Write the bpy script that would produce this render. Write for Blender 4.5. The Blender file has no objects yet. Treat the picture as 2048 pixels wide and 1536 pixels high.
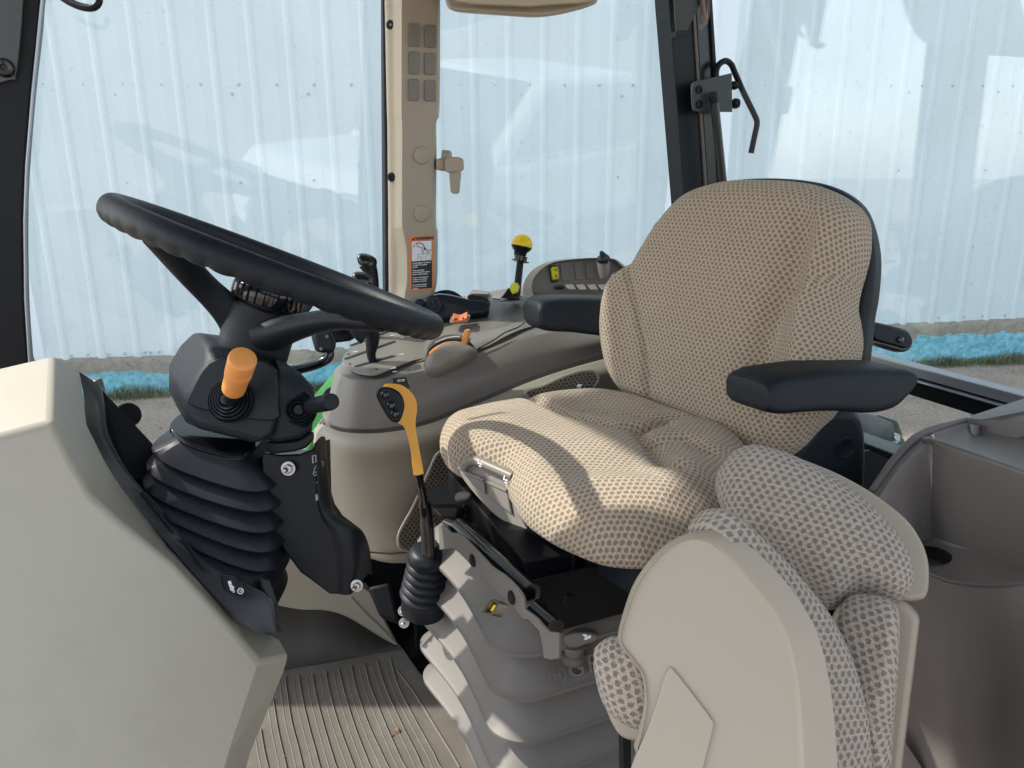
import bpy, bmesh, math, random
from mathutils import Vector, Matrix
random.seed(7)
scene = bpy.context.scene
COL = scene.collection

# ------------------------------------------------------------------ camera
FPX, PITCH, ROLL, CAMZ = 1540.0, math.radians(15.7), math.radians(0.4), 1.9
_fw = Vector((0, math.cos(PITCH), -math.sin(PITCH)))
_r0 = Vector((1, 0, 0)); _u0 = Vector((0, math.sin(PITCH), math.cos(PITCH)))
RT = _r0*math.cos(ROLL) - _u0*math.sin(ROLL)
UP = _u0*math.cos(ROLL) + _r0*math.sin(ROLL)
FW = _fw
CAM = Vector((0, 0, CAMZ))
cd = bpy.data.cameras.new('camera'); cam = bpy.data.objects.new('camera', cd); COL.objects.link(cam)
cd.sensor_width = 36.0; cd.lens = 36.0*FPX/2048.0; cd.clip_start = 0.02; cd.clip_end = 500
m = Matrix((( RT.x, UP.x, -FW.x, 0), (RT.y, UP.y, -FW.y, 0), (RT.z, UP.z, -FW.z, CAMZ), (0, 0, 0, 1)))
cam.matrix_world = m
scene.camera = cam

# ------------------------------------------------------------------ light
SUN_EL = math.radians(47.0)
SUN_AZ = Vector((-0.995, 0.10, 0)).normalized()
sund = SUN_AZ*math.cos(SUN_EL) + Vector((0, 0, math.sin(SUN_EL)))
w = bpy.data.worlds.new('World'); scene.world = w; w.use_nodes = True
nt = w.node_tree; nt.nodes.clear()
sky = nt.nodes.new('ShaderNodeTexSky'); sky.sky_type = 'NISHITA'; sky.sun_disc = False
sky.sun_elevation = SUN_EL; sky.sun_rotation = math.atan2(SUN_AZ.x, SUN_AZ.y)
sky.air_density = 1.0; sky.dust_density = 1.5
bg = nt.nodes.new('ShaderNodeBackground'); bg.inputs[1].default_value = 0.15
wo = nt.nodes.new('ShaderNodeOutputWorld')
hs = nt.nodes.new('ShaderNodeHueSaturation'); hs.inputs['Saturation'].default_value = 0.45
nt.links.new(sky.outputs[0], hs.inputs['Color']); nt.links.new(hs.outputs[0], bg.inputs[0]); nt.links.new(bg.outputs[0], wo.inputs[0])
ld = bpy.data.lights.new('sun', 'SUN'); ld.energy = 2.2; ld.angle = math.radians(0.9); ld.color = (1.0, 0.95, 0.86)
lo = bpy.data.objects.new('sun', ld); COL.objects.link(lo)
lo.rotation_euler = sund.to_track_quat('Z', 'Y').to_euler(); lo.location = (-5, -3, 8)
scene.view_settings.view_transform = 'Standard'; scene.view_settings.look = 'None'
scene.view_settings.gamma = 1.0; scene.view_settings.use_curve_mapping = False
scene.view_settings.exposure = 1.3
scene.cycles.max_bounces = 8; scene.cycles.diffuse_bounces = 5; scene.cycles.transparent_max_bounces = 12

# ------------------------------------------------------------------ frames
LAT = math.radians(25.0)
L = Vector((-math.sin(LAT), math.cos(LAT), 0))      # towards the tractor's right side
F = Vector((-math.cos(LAT), -math.sin(LAT), 0))     # towards the tractor's front
U = Vector((0, 0, 1))
FLOOR = CAMZ - 0.87
def W(f, l, h): return Vector((0, 0, FLOOR)) + F*f + L*l + U*h
def ray(u, v): return FW + RT*((u-1024)/FPX) - UP*((v-768)/FPX)
def D(u, v, d): return CAM + ray(u, v)*d
def PI_(u, v, p0, n):
    r = ray(u, v); return CAM + r*((p0-CAM).dot(n)/r.dot(n))
def Lp(u, v, l): return PI_(u, v, W(0, l, 0), L)
def Fp(u, v, f): return PI_(u, v, W(f, 0, 0), F)
def Hp(u, v, h): return PI_(u, v, W(0, 0, h), U)
def px(p):
    q = p-CAM; d = q.dot(FW); return (1024+FPX*q.dot(RT)/d, 768-FPX*q.dot(UP)/d, d)

# ------------------------------------------------------------------ materials
MATS = {}
def nodes(name):
    m = bpy.data.materials.new(name); m.use_nodes = True
    nt = m.node_tree; b = nt.nodes['Principled BSDF']; return m, nt, b
def N(nt, t, **kw):
    n = nt.nodes.new(t)
    for k, v in kw.items(): setattr(n, k, v)
    return n
def plastic(name, col, rough=0.5, grain=900.0, bump=0.25, var=0.06, spec=0.5, coat=0.0, metal=0.0, dust=0.0):
    m, nt, b = nodes(name)
    tc = N(nt, 'ShaderNodeTexCoord')
    n1 = N(nt, 'ShaderNodeTexNoise'); n1.inputs['Scale'].default_value = 5.0; n1.inputs['Detail'].default_value = 5
    n2 = N(nt, 'ShaderNodeTexNoise'); n2.inputs['Scale'].default_value = grain; n2.inputs['Detail'].default_value = 2
    nt.links.new(tc.outputs['Object'], n1.inputs['Vector']); nt.links.new(tc.outputs['Object'], n2.inputs['Vector'])
    mx = N(nt, 'ShaderNodeMixRGB'); mx.blend_type = 'MIX'
    lo_ = [max(0, c*(1-var)) for c in col]; hi = [min(1, c*(1+var)+dust*0.05) for c in col]
    mx.inputs[1].default_value = (*lo_, 1); mx.inputs[2].default_value = (*hi, 1)
    nt.links.new(n1.outputs['Fac'], mx.inputs[0])
    last = mx.outputs[0]
    if dust:
        n3 = N(nt, 'ShaderNodeTexNoise'); n3.inputs['Scale'].default_value = 14.0; n3.inputs['Detail'].default_value = 8; n3.inputs['Roughness'].default_value = 0.7
        nt.links.new(tc.outputs['Object'], n3.inputs['Vector'])
        rp = N(nt, 'ShaderNodeMapRange'); rp.inputs[1].default_value = 0.5; rp.inputs[2].default_value = 0.75; rp.inputs[4].default_value = dust
        nt.links.new(n3.outputs['Fac'], rp.inputs[0])
        m2 = N(nt, 'ShaderNodeMixRGB'); m2.inputs[2].default_value = (0.30, 0.27, 0.22, 1)
        nt.links.new(rp.outputs[0], m2.inputs[0]); nt.links.new(last, m2.inputs[1]); last = m2.outputs[0]
    nt.links.new(last, b.inputs['Base Color'])
    rr = N(nt, 'ShaderNodeMapRange'); rr.inputs[3].default_value = max(0.02, rough-0.07); rr.inputs[4].default_value = min(1, rough+0.08)
    nt.links.new(n1.outputs['Fac'], rr.inputs[0]); nt.links.new(rr.outputs[0], b.inputs['Roughness'])
    bp = N(nt, 'ShaderNodeBump'); bp.inputs['Strength'].default_value = bump; bp.inputs['Distance'].default_value = 0.0006
    nt.links.new(n2.outputs['Fac'], bp.inputs['Height']); nt.links.new(bp.outputs[0], b.inputs['Normal'])
    b.inputs['Specular IOR Level'].default_value = spec; b.inputs['Metallic'].default_value = metal
    b.inputs['Coat Weight'].default_value = coat
    MATS[name] = m; return m
beige   = plastic('beige_plastic', (0.31, 0.28, 0.225), 0.48, bump=0.25)
dashm   = plastic('dash_plastic', (0.45, 0.425, 0.35), 0.42, bump=0.16, var=0.07, dust=0.22)
shellm  = plastic('shell_plastic', (0.37, 0.325, 0.255), 0.42, bump=0.2)
tan     = plastic('tan_trim', (0.36, 0.31, 0.235), 0.5, bump=0.25)
taupe   = plastic('taupe_plastic', (0.185, 0.168, 0.148), 0.45, bump=0.35, dust=0.08)
taupe_l = plastic('light_taupe_plastic', (0.215, 0.195, 0.17), 0.42, bump=0.3, dust=0.1)
boxm    = plastic('box_plastic', (0.185, 0.165, 0.153), 0.38, bump=0.35)
greybel = plastic('grey_bellows', (0.165, 0.153, 0.138), 0.5, bump=0.35)
rubmat  = plastic('mat_rubber', (0.112, 0.100, 0.082), 0.55, grain=500, bump=0.6, var=0.15, dust=0.25)
black   = plastic('black_plastic', (0.006, 0.0085, 0.012), 0.36, bump=0.5, spec=0.25)
black_m = plastic('black_soft', (0.008, 0.012, 0.017), 0.46, grain=700, bump=0.8, spec=0.27)
rubber  = plastic('black_rubber', (0.006, 0.009, 0.014), 0.44, grain=500, bump=0.3, dust=0.02, spec=0.32)
gloss   = plastic('black_gloss', (0.005, 0.006, 0.008), 0.16, bump=0.0, coat=0.3)
paintbl = plastic('black_paint', (0.016, 0.019, 0.024), 0.24, bump=0.1)
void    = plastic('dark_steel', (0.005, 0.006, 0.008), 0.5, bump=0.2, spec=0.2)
orange  = plastic('orange_plastic', (0.70, 0.29, 0.075), 0.45, bump=0.15, var=0.03)
amber   = plastic('amber_plastic', (0.74, 0.34, 0.010), 0.33, bump=0.1, var=0.03)
redor   = plastic('red_orange', (0.80, 0.20, 0.07), 0.5, bump=0.1)
yellow  = plastic('yellow_plastic', (0.90, 0.62, 0.005), 0.3, bump=0.05, var=0.02)
yellowg = plastic('lime_yellow', (0.80, 0.75, 0.03), 0.4, bump=0.05, var=0.02)
green   = plastic('green_paint', (0.05, 0.24, 0.055), 0.3, bump=0.05)
dgreen  = plastic('dirty_green', (0.035, 0.12, 0.045), 0.5, bump=0.3, dust=0.35)
steel   = plastic('zinc', (0.40, 0.39, 0.37), 0.35, bump=0.05, metal=1.0)
white   = plastic('white_print', (0.75, 0.77, 0.80), 0.6, bump=0.0, var=0.02)
printg  = plastic('grey_print', (0.34, 0.36, 0.39), 0.6, bump=0.0, var=0.02)
warnor  = plastic('warning_orange', (0.80, 0.24, 0.05), 0.45, bump=0.0, var=0.02)
ink     = plastic('black_ink', (0.01, 0.012, 0.016), 0.5, bump=0.0)
alu     = plastic('aluminium', (0.42, 0.45, 0.49), 0.35, bump=0.05, metal=0.6)
stonem  = plastic('stone', (0.30, 0.19, 0.12), 0.9, grain=300, bump=1.0)

def fabric(name, light, dark, s=0.0125, ang=0.0, fuzz=1.0, lo=0.24, hi=0.38):
    m, nt, b = nodes(name); lk = nt.links.new
    uv = N(nt, 'ShaderNodeUVMap')
    def math_(op, a, bb=None, c=None):
        n = N(nt, 'ShaderNodeMath', operation=op)
        for i, x in enumerate((a, bb, c)):
            if x is None: continue
            if isinstance(x, (int, float)): n.inputs[i].default_value = x
            else: lk(x, n.inputs[i])
        return n.outputs[0]
    # fuzz warp
    nz = N(nt, 'ShaderNodeTexNoise'); nz.inputs['Scale'].default_value = 420; nz.inputs['Detail'].default_value = 3
    lk(uv.outputs[0], nz.inputs['Vector'])
    nb = N(nt, 'ShaderNodeTexNoise'); nb.inputs['Scale'].default_value = 22; nb.inputs['Detail'].default_value = 2
    lk(uv.outputs[0], nb.inputs['Vector'])
    def warp(nn, amt):
        s1 = N(nt, 'ShaderNodeVectorMath', operation='SUBTRACT'); lk(nn.outputs['Color'], s1.inputs[0]); s1.inputs[1].default_value = (0.5, 0.5, 0.5)
        s2 = N(nt, 'ShaderNodeVectorMath', operation='SCALE'); lk(s1.outputs[0], s2.inputs[0]); s2.inputs['Scale'].default_value = amt
        return s2.outputs[0]
    a1 = N(nt, 'ShaderNodeVectorMath', operation='ADD'); lk(uv.outputs[0], a1.inputs[0]); lk(warp(nz, 0.0030*fuzz), a1.inputs[1])
    a2 = N(nt, 'ShaderNodeVectorMath', operation='ADD'); lk(a1.outputs[0], a2.inputs[0]); lk(warp(nb, 0.006), a2.inputs[1])
    rot = N(nt, 'ShaderNodeVectorRotate', rotation_type='Z_AXIS'); lk(a2.outputs[0], rot.inputs[0]); rot.inputs['Angle'].default_value = ang
    sp = N(nt, 'ShaderNodeSeparateXYZ'); lk(rot.outputs[0], sp.inputs[0])
    uu = math_('DIVIDE', sp.outputs[0], s); vv = math_('DIVIDE', sp.outputs[1], s*0.68)
    row = math_('FLOOR', vv); odd = math_('MULTIPLY', math_('FLOORED_MODULO', row, 2.0), 0.5)
    fu = math_('SUBTRACT', math_('FRACT', math_('ADD', uu, odd)), 0.5)
    fv = math_('SUBTRACT', math_('FRACT', vv), 0.5)
    du = math_('ABSOLUTE', fu); dv = math_('MULTIPLY', math_('ABSOLUTE', fv), 0.72)
    dist = math_('ADD', math_('MULTIPLY', math_('MAXIMUM', du, dv), 0.6), math_('MULTIPLY', math_('ADD', du, dv), 0.4))
    mr = N(nt, 'ShaderNodeMapRange', interpolation_type='SMOOTHSTEP'); lk(dist, mr.inputs[0])
    mr.inputs[1].default_value = lo; mr.inputs[2].default_value = hi; mr.inputs[3].default_value = 1; mr.inputs[4].default_value = 0
    # yarn: chevron strands
    y1 = math_('SINE', math_('MULTIPLY', math_('ADD', sp.outputs[0], math_('MULTIPLY', math_('ABSOLUTE', fv), 0.006)), 2*math.pi/0.0021))
    y2 = math_('SINE', math_('MULTIPLY', sp.outputs[1], 2*math.pi/0.0039))
    yarn = math_('MULTIPLY', math_('ADD', y1, y2), 0.25)
    nf = N(nt, 'ShaderNodeTexNoise'); nf.inputs['Scale'].default_value = 900; nf.inputs['Detail'].default_value = 2; lk(uv.outputs[0], nf.inputs['Vector'])
    c1 = N(nt, 'ShaderNodeMixRGB'); c1.inputs[1].default_value = (*[c*0.72 for c in light], 1); c1.inputs[2].default_value = (*[min(1, c*1.18) for c in light], 1)
    lk(math_('ADD', math_('MULTIPLY', yarn, 0.7), nf.outputs['Fac']), c1.inputs[0])
    c2 = N(nt, 'ShaderNodeMixRGB'); c2.inputs[1].default_value = (*[c*0.7 for c in dark], 1); c2.inputs[2].default_value = (*[c*1.5 for c in dark], 1)
    lk(nf.outputs['Fac'], c2.inputs[0])
    c3 = N(nt, 'ShaderNodeMixRGB'); lk(mr.outputs[0], c3.inputs[0]); lk(c1.outputs[0], c3.inputs[1]); lk(c2.outputs[0], c3.inputs[2])
    lk(c3.outputs[0], b.inputs['Base Color'])
    hgt = math_('ADD', math_('MULTIPLY', mr.outputs[0], -1.0), math_('ADD', math_('MULTIPLY', yarn, 0.35), math_('MULTIPLY', nf.outputs['Fac'], 0.5)))
    bp = N(nt, 'ShaderNodeBump'); bp.inputs['Strength'].default_value = 0.8; bp.inputs['Distance'].default_value = 0.0016
    lk(hgt, bp.inputs['Height']); lk(bp.outputs[0], b.inputs['Normal'])
    b.inputs['Roughness'].default_value = 0.95; b.inputs['Specular IOR Level'].default_value = 0.1
    b.inputs['Sheen Weight'].default_value = 0.25; b.inputs['Sheen Roughness'].default_value = 0.5
    MATS[name] = m; return m
fab = fabric('seat_fabric', (0.50, 0.415, 0.295), (0.215, 0.165, 0.130), s=0.0086)
fab2 = fabric('jump_seat_fabric', (0.43, 0.38, 0.31), (0.185, 0.150, 0.140), s=0.0082, ang=0.25, fuzz=1.5, lo=0.20, hi=0.36)
fab3 = fabric('panel_fabric', (0.17, 0.145, 0.115), (0.035, 0.028, 0.026), s=0.0075)

def glass_mat(name, tint=(0.93, 0.97, 0.97), haze=0.02):
    m, nt, b = nodes(name); nt.nodes.remove(b); lk = nt.links.new
    out = nt.nodes['Material Output']
    tr = N(nt, 'ShaderNodeBsdfTransparent'); tr.inputs[0].default_value = (*tint, 1)
    gl = N(nt, 'ShaderNodeBsdfGlossy'); gl.inputs['Roughness'].default_value = 0.0; gl.inputs[0].default_value = (1, 1, 1, 1)
    fr = N(nt, 'ShaderNodeFresnel'); ge = N(nt, 'ShaderNodeNewGeometry')
    io = N(nt, 'ShaderNodeMapRange'); lk(ge.outputs['Backfacing'], io.inputs[0]); io.inputs[3].default_value = 1.58; io.inputs[4].default_value = 1/1.58; lk(io.outputs[0], fr.inputs[0])
    mx = N(nt, 'ShaderNodeMixShader'); lk(fr.outputs[0], mx.inputs[0]); lk(tr.outputs[0], mx.inputs[1]); lk(gl.outputs[0], mx.inputs[2])
    df = N(nt, 'ShaderNodeBsdfDiffuse'); df.inputs[0].default_value = (0.8, 0.8, 0.8, 1)
    tc = N(nt, 'ShaderNodeTexCoord'); nz = N(nt, 'ShaderNodeTexNoise'); nz.inputs['Scale'].default_value = 6; nz.inputs['Detail'].default_value = 8
    lk(tc.outputs['Object'], nz.inputs[0])
    vo = N(nt, 'ShaderNodeTexNoise'); vo.inputs['Scale'].default_value = 90; vo.inputs['Detail'].default_value = 3; lk(tc.outputs['Object'], vo.inputs[0])
    m2 = N(nt, 'ShaderNodeMapRange'); lk(vo.outputs['Fac'], m2.inputs[0]); m2.inputs[1].default_value = 0.68; m2.inputs[2].default_value = 0.76; m2.inputs[4].default_value = 0.10
    m1 = N(nt, 'ShaderNodeMapRange'); lk(nz.outputs['Fac'], m1.inputs[0]); m1.inputs[1].default_value = 0.35; m1.inputs[2].default_value = 0.7
    m1.inputs[3].default_value = haze*0.4; m1.inputs[4].default_value = haze*2
    ad = N(nt, 'ShaderNodeMath', operation='ADD'); lk(m1.outputs[0], ad.inputs[0]); lk(m2.outputs[0], ad.inputs[1])
    mx2 = N(nt, 'ShaderNodeMixShader'); lk(ad.outputs[0], mx2.inputs[0]); lk(mx.outputs[0], mx2.inputs[1]); lk(df.outputs[0], mx2.inputs[2])
    lk(mx2.outputs[0], out.inputs[0]); return m
glass = glass_mat('window_glass', haze=0.035)

# ------------------------------------------------------------------ object helpers
ORG = {}
def tagit(o, label=None, cat=None, group=None, kind=None):
    if label: o['label'] = label
    if cat: o['category'] = cat
    if group: o['group'] = group
    if kind: o['kind'] = kind
def thing(name, label, cat, loc, group=None):
    o = bpy.data.objects.new(name, None); COL.objects.link(o); o.empty_display_size = 0.05
    o.location = loc; ORG[o.name] = Vector(loc); tagit(o, label, cat, group); return o
def obj(name, geo, mat, parent=None, smooth=35, bevel=0, seg=3, solid=0, sub=0, uvs=None, label=None):
    """geo = (verts, faces) in world space; linked as one mesh under parent"""
    vs, fs = geo
    org = ORG[parent.name] if parent else (sum(vs, Vector())/len(vs))
    me = bpy.data.meshes.new(name)
    me.from_pydata([tuple(Vector(v)-org) for v in vs], [], fs)
    if uvs:
        ul = me.uv_layers.new(name='UVMap')
        for p in me.polygons:
            for li in p.loop_indices: ul.data[li].uv = uvs[me.loops[li].vertex_index]
    bm = bmesh.new(); bm.from_mesh(me)
    if not solid: bmesh.ops.recalc_face_normals(bm, faces=bm.faces)
    bm.to_mesh(me); bm.free()
    for p in me.polygons: p.use_smooth = True
    if smooth < 180: me.set_sharp_from_angle(angle=math.radians(smooth))
    me.materials.append(mat)
    o = bpy.data.objects.new(name, me); COL.objects.link(o)
    if parent: o.parent = parent; ORG[o.name] = org
    else: o.location = org; ORG[o.name] = org
    if solid:
        md = o.modifiers.new('solid', 'SOLIDIFY'); md.thickness = abs(solid); md.offset = -1 if solid > 0 else 1
    if sub:
        md = o.modifiers.new('sub', 'SUBSURF'); md.levels = sub; md.render_levels = sub
    if bevel:
        md = o.modifiers.new('bevel', 'BEVEL'); md.width = bevel; md.segments = seg; md.limit_method = 'ANGLE'; md.angle_limit = math.radians(38)
        md.harden_normals = False
    if label: o['label'] = label
    return o
def join(*geos):
    V, Fc = [], []
    for vs, fs in geos:
        b = len(V); V += list(vs); Fc += [tuple(i+b for i in f) for f in fs]
    return V, Fc
def crom(p0, p1, p2, p3, t):
    return 0.5*((2*p1)+(p2-p0)*t+(2*p0-5*p1+4*p2-p3)*t*t+(3*p1-p0-3*p2+p3)*t*t*t)
def curve(pts, n=8, closed=False):
    pts = [Vector(p) for p in pts]; out = []; k = len(pts)
    if closed:
        for i in range(k):
            for j in range(n): out.append(crom(pts[i-1], pts[i], pts[(i+1) % k], pts[(i+2) % k], j/n))
    else:
        e = [pts[0]*2-pts[1]]+pts+[pts[-1]*2-pts[-2]]
        for i in range(k-1):
            for j in range(n): out.append(crom(e[i], e[i+1], e[i+2], e[i+3], j/n))
        out.append(pts[-1])
    return out
def c2(pts, n=6, closed=True): return [(p.x, p.y) for p in curve([Vector((a, b, 0)) for a, b in pts], n, closed)]
def slab(pts, vec):
    """planar outline + extrusion vector"""
    n = len(pts); vec = Vector(vec)
    vs = [Vector(p) for p in pts]+[Vector(p)+vec for p in pts]
    fs = [tuple(range(n)), tuple(range(2*n-1, n-1, -1))]+[(i, (i+1) % n, n+(i+1) % n, n+i) for i in range(n)]
    return vs, fs
def loft(rings, cap=True, closed=True):
    n = len(rings[0]); vs = [Vector(p) for r in rings for p in r]; fs = []
    for k in range(len(rings)-1):
        for i in range(n if closed else n-1):
            j = (i+1) % n; fs.append((k*n+i, k*n+j, (k+1)*n+j, (k+1)*n+i))
    if cap: fs.append(tuple(range(n-1, -1, -1))); fs.append(tuple((len(rings)-1)*n+i for i in range(n)))
    return vs, fs
def basis(ax, ref=None):
    ax = Vector(ax).normalized(); ref = Vector(ref) if ref is not None else (U if abs(ax.z) < 0.9 else F)
    a = (ref-ax*ref.dot(ax)).normalized(); return a, ax.cross(a)
def tube(pts, r, n=16, cap=True, ref=None, flat=1.0):
    """sweep an ellipse; r number or list, flat = second radius ratio"""
    pts = [Vector(p) for p in pts]; rings = []; k = len(pts)
    a = None
    for i, p in enumerate(pts):
        t = (pts[min(i+1, k-1)]-pts[max(i-1, 0)]).normalized()
        if a is None: a, _ = basis(t, ref)
        else: a = (a-t*a.dot(t)).normalized()
        b = t.cross(a); rr = r[i] if isinstance(r, (list, tuple)) else r
        fl = flat[i] if isinstance(flat, (list, tuple)) else flat
        rings.append([p+a*(rr*math.cos(q*2*math.pi/n))+b*(rr*fl*math.sin(q*2*math.pi/n)) for q in range(n)])
    return loft(rings, cap)
def lathe(prof, base, ax, n=32, cap=True, knurl=0, kd=0.0):
    a, b = basis(ax); ax = Vector(ax).normalized(); base = Vector(base)
    rings = []
    for r, h in prof:
        ring = []
        for q in range(n):
            th = q*2*math.pi/n; rr = r*(1+(kd if (q % 4) in (0, 1) else 0.0)) if knurl and r > knurl else r
            ring.append(base+ax*h+(a*math.cos(th)+b*math.sin(th))*rr)
        rings.append(ring)
    return loft(rings, cap)
def box(c, ax, ay, az):
    """centre and three half vectors"""
    c = Vector(c); ax, ay, az = Vector(ax), Vector(ay), Vector(az)
    vs = [c+ax*i+ay*j+az*k for i in (-1, 1) for j in (-1, 1) for k in (-1, 1)]
    return vs, [(0, 1, 3, 2), (4, 6, 7, 5), (0, 4, 5, 1), (2, 3, 7, 6), (0, 2, 6, 4), (1, 5, 7, 3)]
def hull(pts):
    bm = bmesh.new()
    for p in pts: bm.verts.new(p)
    r = bmesh.ops.convex_hull(bm, input=bm.verts)
    bmesh.ops.delete(bm, geom=[g for g in r['geom_interior'] if isinstance(g, bmesh.types.BMVert)], context='VERTS')
    bmesh.ops.dissolve_limit(bm, angle_limit=math.radians(4), verts=bm.verts, edges=bm.edges)
    bm.verts.index_update()
    out = ([v.co.copy() for v in bm.verts], [tuple(v.index for v in f.verts) for f in bm.faces]); bm.free(); return out
def patch(net, nu=8, nv=8):
    """tensor Catmull-Rom surface through a net of points (rows of equal length)"""
    rows = [curve(r, nu) for r in net]
    cols = [curve([r[i] for r in rows], nv) for i in range(len(rows[0]))]
    a, b = len(cols), len(cols[0])
    return [p for c in cols for p in c], [(i*b+j, i*b+j+1, (i+1)*b+j+1, (i+1)*b+j) for i in range(a-1) for j in range(b-1)]
class Plane:
    def __init__(s, p0, n, up=U):
        s.p = Vector(p0); s.n = Vector(n).normalized()
        if s.n.dot(CAM-s.p) < 0: s.n = -s.n
        s.y = (Vector(up)-s.n*Vector(up).dot(s.n)).normalized(); s.x = s.y.cross(s.n)
    def at(s, u, v): return PI_(u, v, s.p, s.n)
    def to2(s, p): q = p-s.p; return q.dot(s.x), q.dot(s.y)
    def w(s, x, y, z=0.0): return s.p+s.x*x+s.y*y+s.n*z
    def px(s, pts): return [s.at(u, v) for u, v in pts]
def resample(p2, M):
    n = len(p2); d = [0.0]
    for i in range(n):
        a, b = p2[i], p2[(i+1) % n]; d.append(d[-1]+math.hypot(b[0]-a[0], b[1]-a[1]))
    out = []; j = 0
    for k in range(M):
        t = d[-1]*k/M
        while d[j+1] < t: j += 1
        s = (t-d[j])/max(1e-9, d[j+1]-d[j]); a, b = p2[j], p2[(j+1) % n]
        out.append((a[0]+(b[0]-a[0])*s, a[1]+(b[1]-a[1])*s))
    return out
def cushion(pl, outline_px, centre_px, T=0.05, re=0.04, bulge=0.02, feat=None, M=200, R=70, back=0.02, skirt=0.0):
    """upholstered pad: silhouette outline on plane pl, rounded edge, stuffed middle. returns geo, uvs"""
    o2 = [pl.to2(pl.at(u, v)) for u, v in c2(outline_px)]
    o2 = resample(o2, M); cx, cy = pl.to2(pl.at(*centre_px))
    vs, uvs, fs = [pl.w(cx, cy, 0)], [(cx, cy)], []
    prev = [(vs[0], (cx, cy))]*M
    rings = []
    for j in range(1, R+1):
        t = 1-(1-j/R)**1.6
        ring = []
        for i, (x, y) in enumerate(o2):
            dx, dy = x-cx, y-cy; rad = math.hypot(dx, dy)
            q = min(1.0, (1-t)*rad/re)
            z = T*math.sqrt(max(0, 1-(1-q)**2)) + bulge*(1-t*t)
            X, Y = cx+dx*t, cy+dy*t
            if feat: z += feat(X, Y)*min(1, q*1.5)
            ring.append((X, Y, z, dx/rad, dy/rad))
        rings.append(ring)
    z0 = T+bulge+(feat(cx, cy) if feat else 0); vs[0] = pl.w(cx, cy, z0)
    acc = [0.0]*M; last = [vs[0]]*M
    def add(p, i, ux, uy):
        acc[i] += (p-last[i]).length; last[i] = p; vs.append(p); uvs.append((cx+ux*acc[i], cy+uy*acc[i]))
    for ring in rings:
        for i, (X, Y, z, ux, uy) in enumerate(ring): add(pl.w(X, Y, z), i, ux, uy)
    steps = [(0.0, -back*0.5), (-0.004, -back)] if not skirt else [(0.0, -skirt*0.35), (-0.002, -skirt*0.7), (-0.012, -skirt), (-0.05, -skirt-0.004)]
    for ins, zz in steps:
        for i, (X, Y, z, ux, uy) in enumerate(rings[-1]): add(pl.w(X+ux*ins, Y+uy*ins, zz), i, ux, uy)
    nr = R+len(steps)
    for i in range(M): fs.append((0, 1+i, 1+(i+1) % M))
    for j in range(nr-1):
        for i in range(M):
            k = (i+1) % M; fs.append((1+j*M+i, 1+(j+1)*M+i, 1+(j+1)*M+k, 1+j*M+k))
    fs.append(tuple(1+(nr-1)*M+i for i in range(M)))
    return (vs, fs), uvs
def groove(P, a, b):
    """distance from P to segment a-b"""
    ax, ay = a; bx, by = b; dx, dy = bx-ax, by-ay; t = max(0, min(1, ((P[0]-ax)*dx+(P[1]-ay)*dy)/(dx*dx+dy*dy+1e-12)))
    return math.hypot(P[0]-ax-dx*t, P[1]-ay-dy*t)
def polyd(P, pts): return min(groove(P, pts[i], pts[i+1]) for i in range(len(pts)-1))
def text_geo(s, size, org, xd, yd, spacing=1.0, depth=0.0003, center=False, bold=0.0):
    cu = bpy.data.curves.new('t', 'FONT'); cu.body = s; cu.size = size; cu.space_character = spacing; cu.extrude = depth; cu.resolution_u = 3; cu.offset = bold
    if center: cu.align_x = 'CENTER'
    o = bpy.data.objects.new('t', cu); COL.objects.link(o)
    dg = bpy.context.evaluated_depsgraph_get(); me = bpy.data.meshes.new_from_object(o.evaluated_get(dg))
    xd = Vector(xd).normalized(); yd = Vector(yd).normalized(); zd = xd.cross(yd)
    vs = [Vector(org)+xd*v.co.x+yd*v.co.y+zd*v.co.z for v in me.vertices]; fs = [tuple(p.vertices) for p in me.polygons]
    bpy.data.objects.remove(o); bpy.data.meshes.remove(me); bpy.data.curves.remove(cu)
    return vs, fs
def rrect(pl_pts, rad=0.18, n=5):
    """round a quad given by 4 points (3D)"""
    out = []
    for i in range(4):
        p, a, b = pl_pts[i], pl_pts[i-1], pl_pts[(i+1) % 4]
        e = min((a-p).length, (b-p).length)*rad
        pa = p+(a-p).normalized()*e; pb = p+(b-p).normalized()*e
        for k in range(n+1):
            t = k/n; out.append(pa*(1-t)**2+p*2*t*(1-t)+pb*t*t)
    return out

# ================================================================== OUTSIDE
WD = Vector((math.cos(math.radians(7.2)), math.sin(math.radians(7.2)), 0))
WN = Vector((WD.y, -WD.x, 0)); WP = Vector((0, 6.95, 0))
def wall_pt(s, z, out=0.0): return WP+WD*s+WN*out+U*z
def wall_px(u, v): p = PI_(u, v, WP, WN); return (p-WP).dot(WD), p.z
def base_z(s): return 0.321+(s+3.84)*0.0099
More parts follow.
